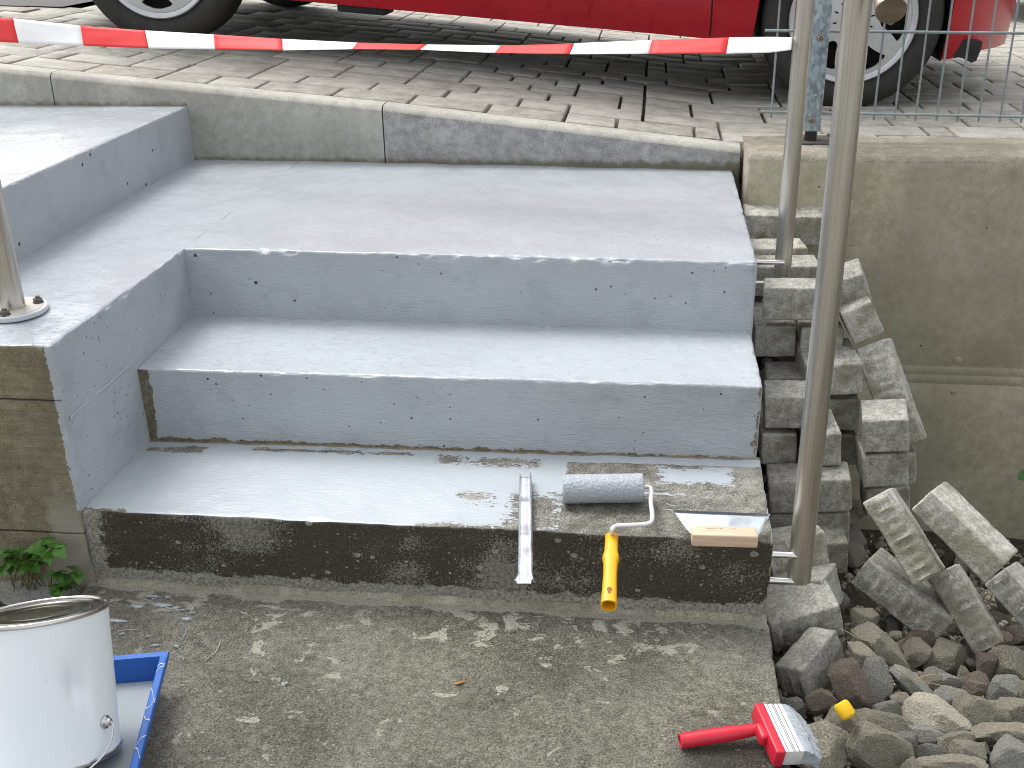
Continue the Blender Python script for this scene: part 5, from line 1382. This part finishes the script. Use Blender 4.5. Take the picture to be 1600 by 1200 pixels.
for (px, py, a, b_, g) in ((214, 946, .014, .0045, 0), (252, 944, .019, .0060, -.1), (292, 966, .0095, .0048, 0), (238, 931, .012, .0026, .1), (262, 932, .006, .003, 0), (182, 969, .017, .0050, -.1), (276, 1009, .005, .004, 0), (243, 1008, .009, .0022, .1), (275, 949, .008, .004, .5), (232, 994, .004, .002, 0), (190, 990, .006, .002, .5), (447, 1067, .0035, .003, 0), (300, 957, .006, .002, .2)):
    P = at(px, py, 2, .003); blob(P.x, P.y, a, b_, g)
drip([(226, 944), (240, 936), (252, 931)], .0012); drip([(292, 966), (304, 972), (312, 984)], .0007); drip([(320, 1032), (332, 1022), (340, 1014), (345, 1000)], .0010)
drip([(276, 1010), (284, 1020), (287, 1031)], .0006); drip([(283, 1000), (289, 990), (292, 982)], .0010); drip([(176, 992), (190, 985), (215, 984)], .0006); drip([(256, 948), (280, 953), (297, 950)], .0008)
tag(mk('paint_splashes', V, F, MAT['wet']), kind='stuff')
# stringy paint lines on the bare part of the tread
V = []; F = []
def drip2(pts, w, z=.176):
    Q = smooth_path([at(px, py, 2, z) for px, py in pts], 7); k_ = len(V)
    for i, p in enumerate(Q):
        t = (Q[min(i+1, len(Q)-1)]-Q[max(0, i-1)]).normalized(); s_ = Vector((-t.y, t.x, 0))*w*(.5+.8*abs(noise.noise(p*90)))*(1 if 0 < i < len(Q)-1 else .2)
        V.append(p-s_); V.append(p+Vector((0, 0, .0006))); V.append(p+s_)
    for i in range(len(Q)-1):
        for e in (0, 1): F.append((k_+3*i+e, k_+3*i+e+1, k_+3*i+e+4, k_+3*i+e+3))
drip2([(1008, 767), (1022, 764), (1034, 765), (1048, 762)], .0011); drip2([(1034, 797), (1046, 796), (1052, 799)], .0016); drip2([(1040, 786), (1052, 790), (1060, 789)], .0009); drip2([(1064, 790), (1076, 787)], .0014); drip2([(1066, 783), (1080, 778), (1090, 770)], .0006); drip2([(1050, 760), (1062, 772), (1070, 782)], .0006)
tag(mk('paint_strings', V, F, MAT['wet']), kind='stuff')

# ------------------------------------------------------------------ plants
def leaf_mesh(seed, L=.05, Wd=.022):
    rq = random.Random(seed); V = []; F = []; n = 12
    for i in range(n+1):
        t = i/n; w = Wd*math.sin(PI*min(1, t**.8))**.9*(1-.25*t)
        if i in (0, n): w = .0004
        ser = 1+.10*(1 if i % 2 else -1)
        for s_ in (-1, -.5, 0, .5, 1): V.append((w*s_*ser, L*t, .006*abs(s_)*(w/Wd)-.018*t*t*(L/.05)+.0015*math.sin(t*22)*abs(s_)))
    for i in range(n):
        for j in range(4): F.append((i*5+j, i*5+j+1, (i+1)*5+j+1, (i+1)*5+j))
    me = bpy.data.meshes.new('leaf'); me.from_pydata(V, [], F); me.polygons.foreach_set('use_smooth', [True]*len(F)); return me
def plant(label, spots, mat, seed, base, sz):
    pl = empty('weed_plant', base, label, 'plant'); rq = random.Random(seed); LM = []
    for s_ in range(4):
        m = leaf_mesh(seed*10+s_); m.materials.append(mat); LM.append(m)
    V = []; F = []
    bm = bmesh.new()
    for (P, sc_) in spots:
        b0_ = Vector(base)+Vector((rq.uniform(-.05, .05), rq.uniform(0, .02), 0)); mid = (b0_+P)/2+Vector((0, 0, .02))
        tube_bm(bm, smooth_path([b0_, mid, P], 4), .0012, 6)
        nl = rq.choice([3, 4, 4])
        for q in range(nl):
            o = bpy.data.objects.new('leaf', rq.choice(LM)); COL.objects.link(o); o.parent = pl
            a = rq.uniform(-PI, PI); M_ = Matrix.Translation(P-Vector(base)) @ Euler((rq.uniform(-.2, .5), rq.uniform(-.4, .4), a)).to_matrix().to_4x4() @ Matrix.Scale(sc_*sz*rq.uniform(.75, 1.25), 4)
            o.matrix_local = M_
    o = from_bm('stem', bm, MAT['stem'], pl); o.matrix_parent_inverse = Matrix.Translation(base).inverted()
rq = random.Random(2)
def soilz(x, y): return -.035-.02*max(0, -y)*2
ls = grid_obj('soil_strip', [-3.2+.06*i for i in range(33)], [-1.2+.05*i for i in range(25)], lambda x, y: -.030+.012*noise.noise(Vector((x*9, y*9, 0))), MAT['soil']); tag(ls, kind='structure')
spots = []
for (px, py) in ((5, 868), (15, 880), (28, 862), (38, 874), (50, 858), (62, 868), (45, 882), (72, 860), (85, 856), (20, 872), (58, 878), (8, 884), (66, 852)):
    spots.append((at(px, py, 1, -.03-rq.random()*.03), rq.uniform(.7, 1.1)))
plant('low green weed growing out of the ground in front of the left cheek wall', spots, MAT['leaf'], 3, (-1.45, -.02, -.02), .60)
spots = [(at(px, py, 1, -.035-rq.random()*.03), rq.uniform(.7, 1)) for (px, py) in ((86, 896), (100, 902), (112, 900), (120, 893), (92, 914), (84, 920), (108, 912), (97, 922))]
plant('small leafy weed between the flat stone and the corner of the slab', spots, MAT['leaf'], 4, (-1.36, -.03, -.02), .52)
spots = [(at(1612, 742, 1, 1.05), 1.3), (at(1622, 752, 1, 1.02), 1.3)]
plant('dark green leaves reaching in from the right edge before the retaining wall', spots, MAT['leafd'], 5, (1.05, 1.05, -.5), 1.0)
# flat stones left of the slab
def big_stone(px, py, w, h, z, label, i, mat='rock'):
    P = at(px, py, 2, z); t = (P-CAM).dot(FW); me = rock_mesh('rock', 900+i, 4, 16, MAT[mat]); o = bpy.data.objects.new('rock', me); COL.objects.link(o)
    a, b_ = w*t/FPX/2, h*t/FPX/2/.55
    o.matrix_world = Matrix.Translation(P) @ Matrix.Rotation(.15, 4, 'Z') @ Matrix.Diagonal((a*1.15, b_*1.15, .035, 1)); tag(o, label, 'rock')
big_stone(52, 915, 190, 62, -.03, 'broad flat stone beside the slab behind the paint can', 1, 'rockg')
big_stone(-10, 893, 60, 30, -.02, 'flat stone at the left edge under the weeds', 2, 'rockg')
big_stone(140, 897, 34, 30, -.025, 'small dark stone wedged at the corner of slab and step', 3, 'rockr')
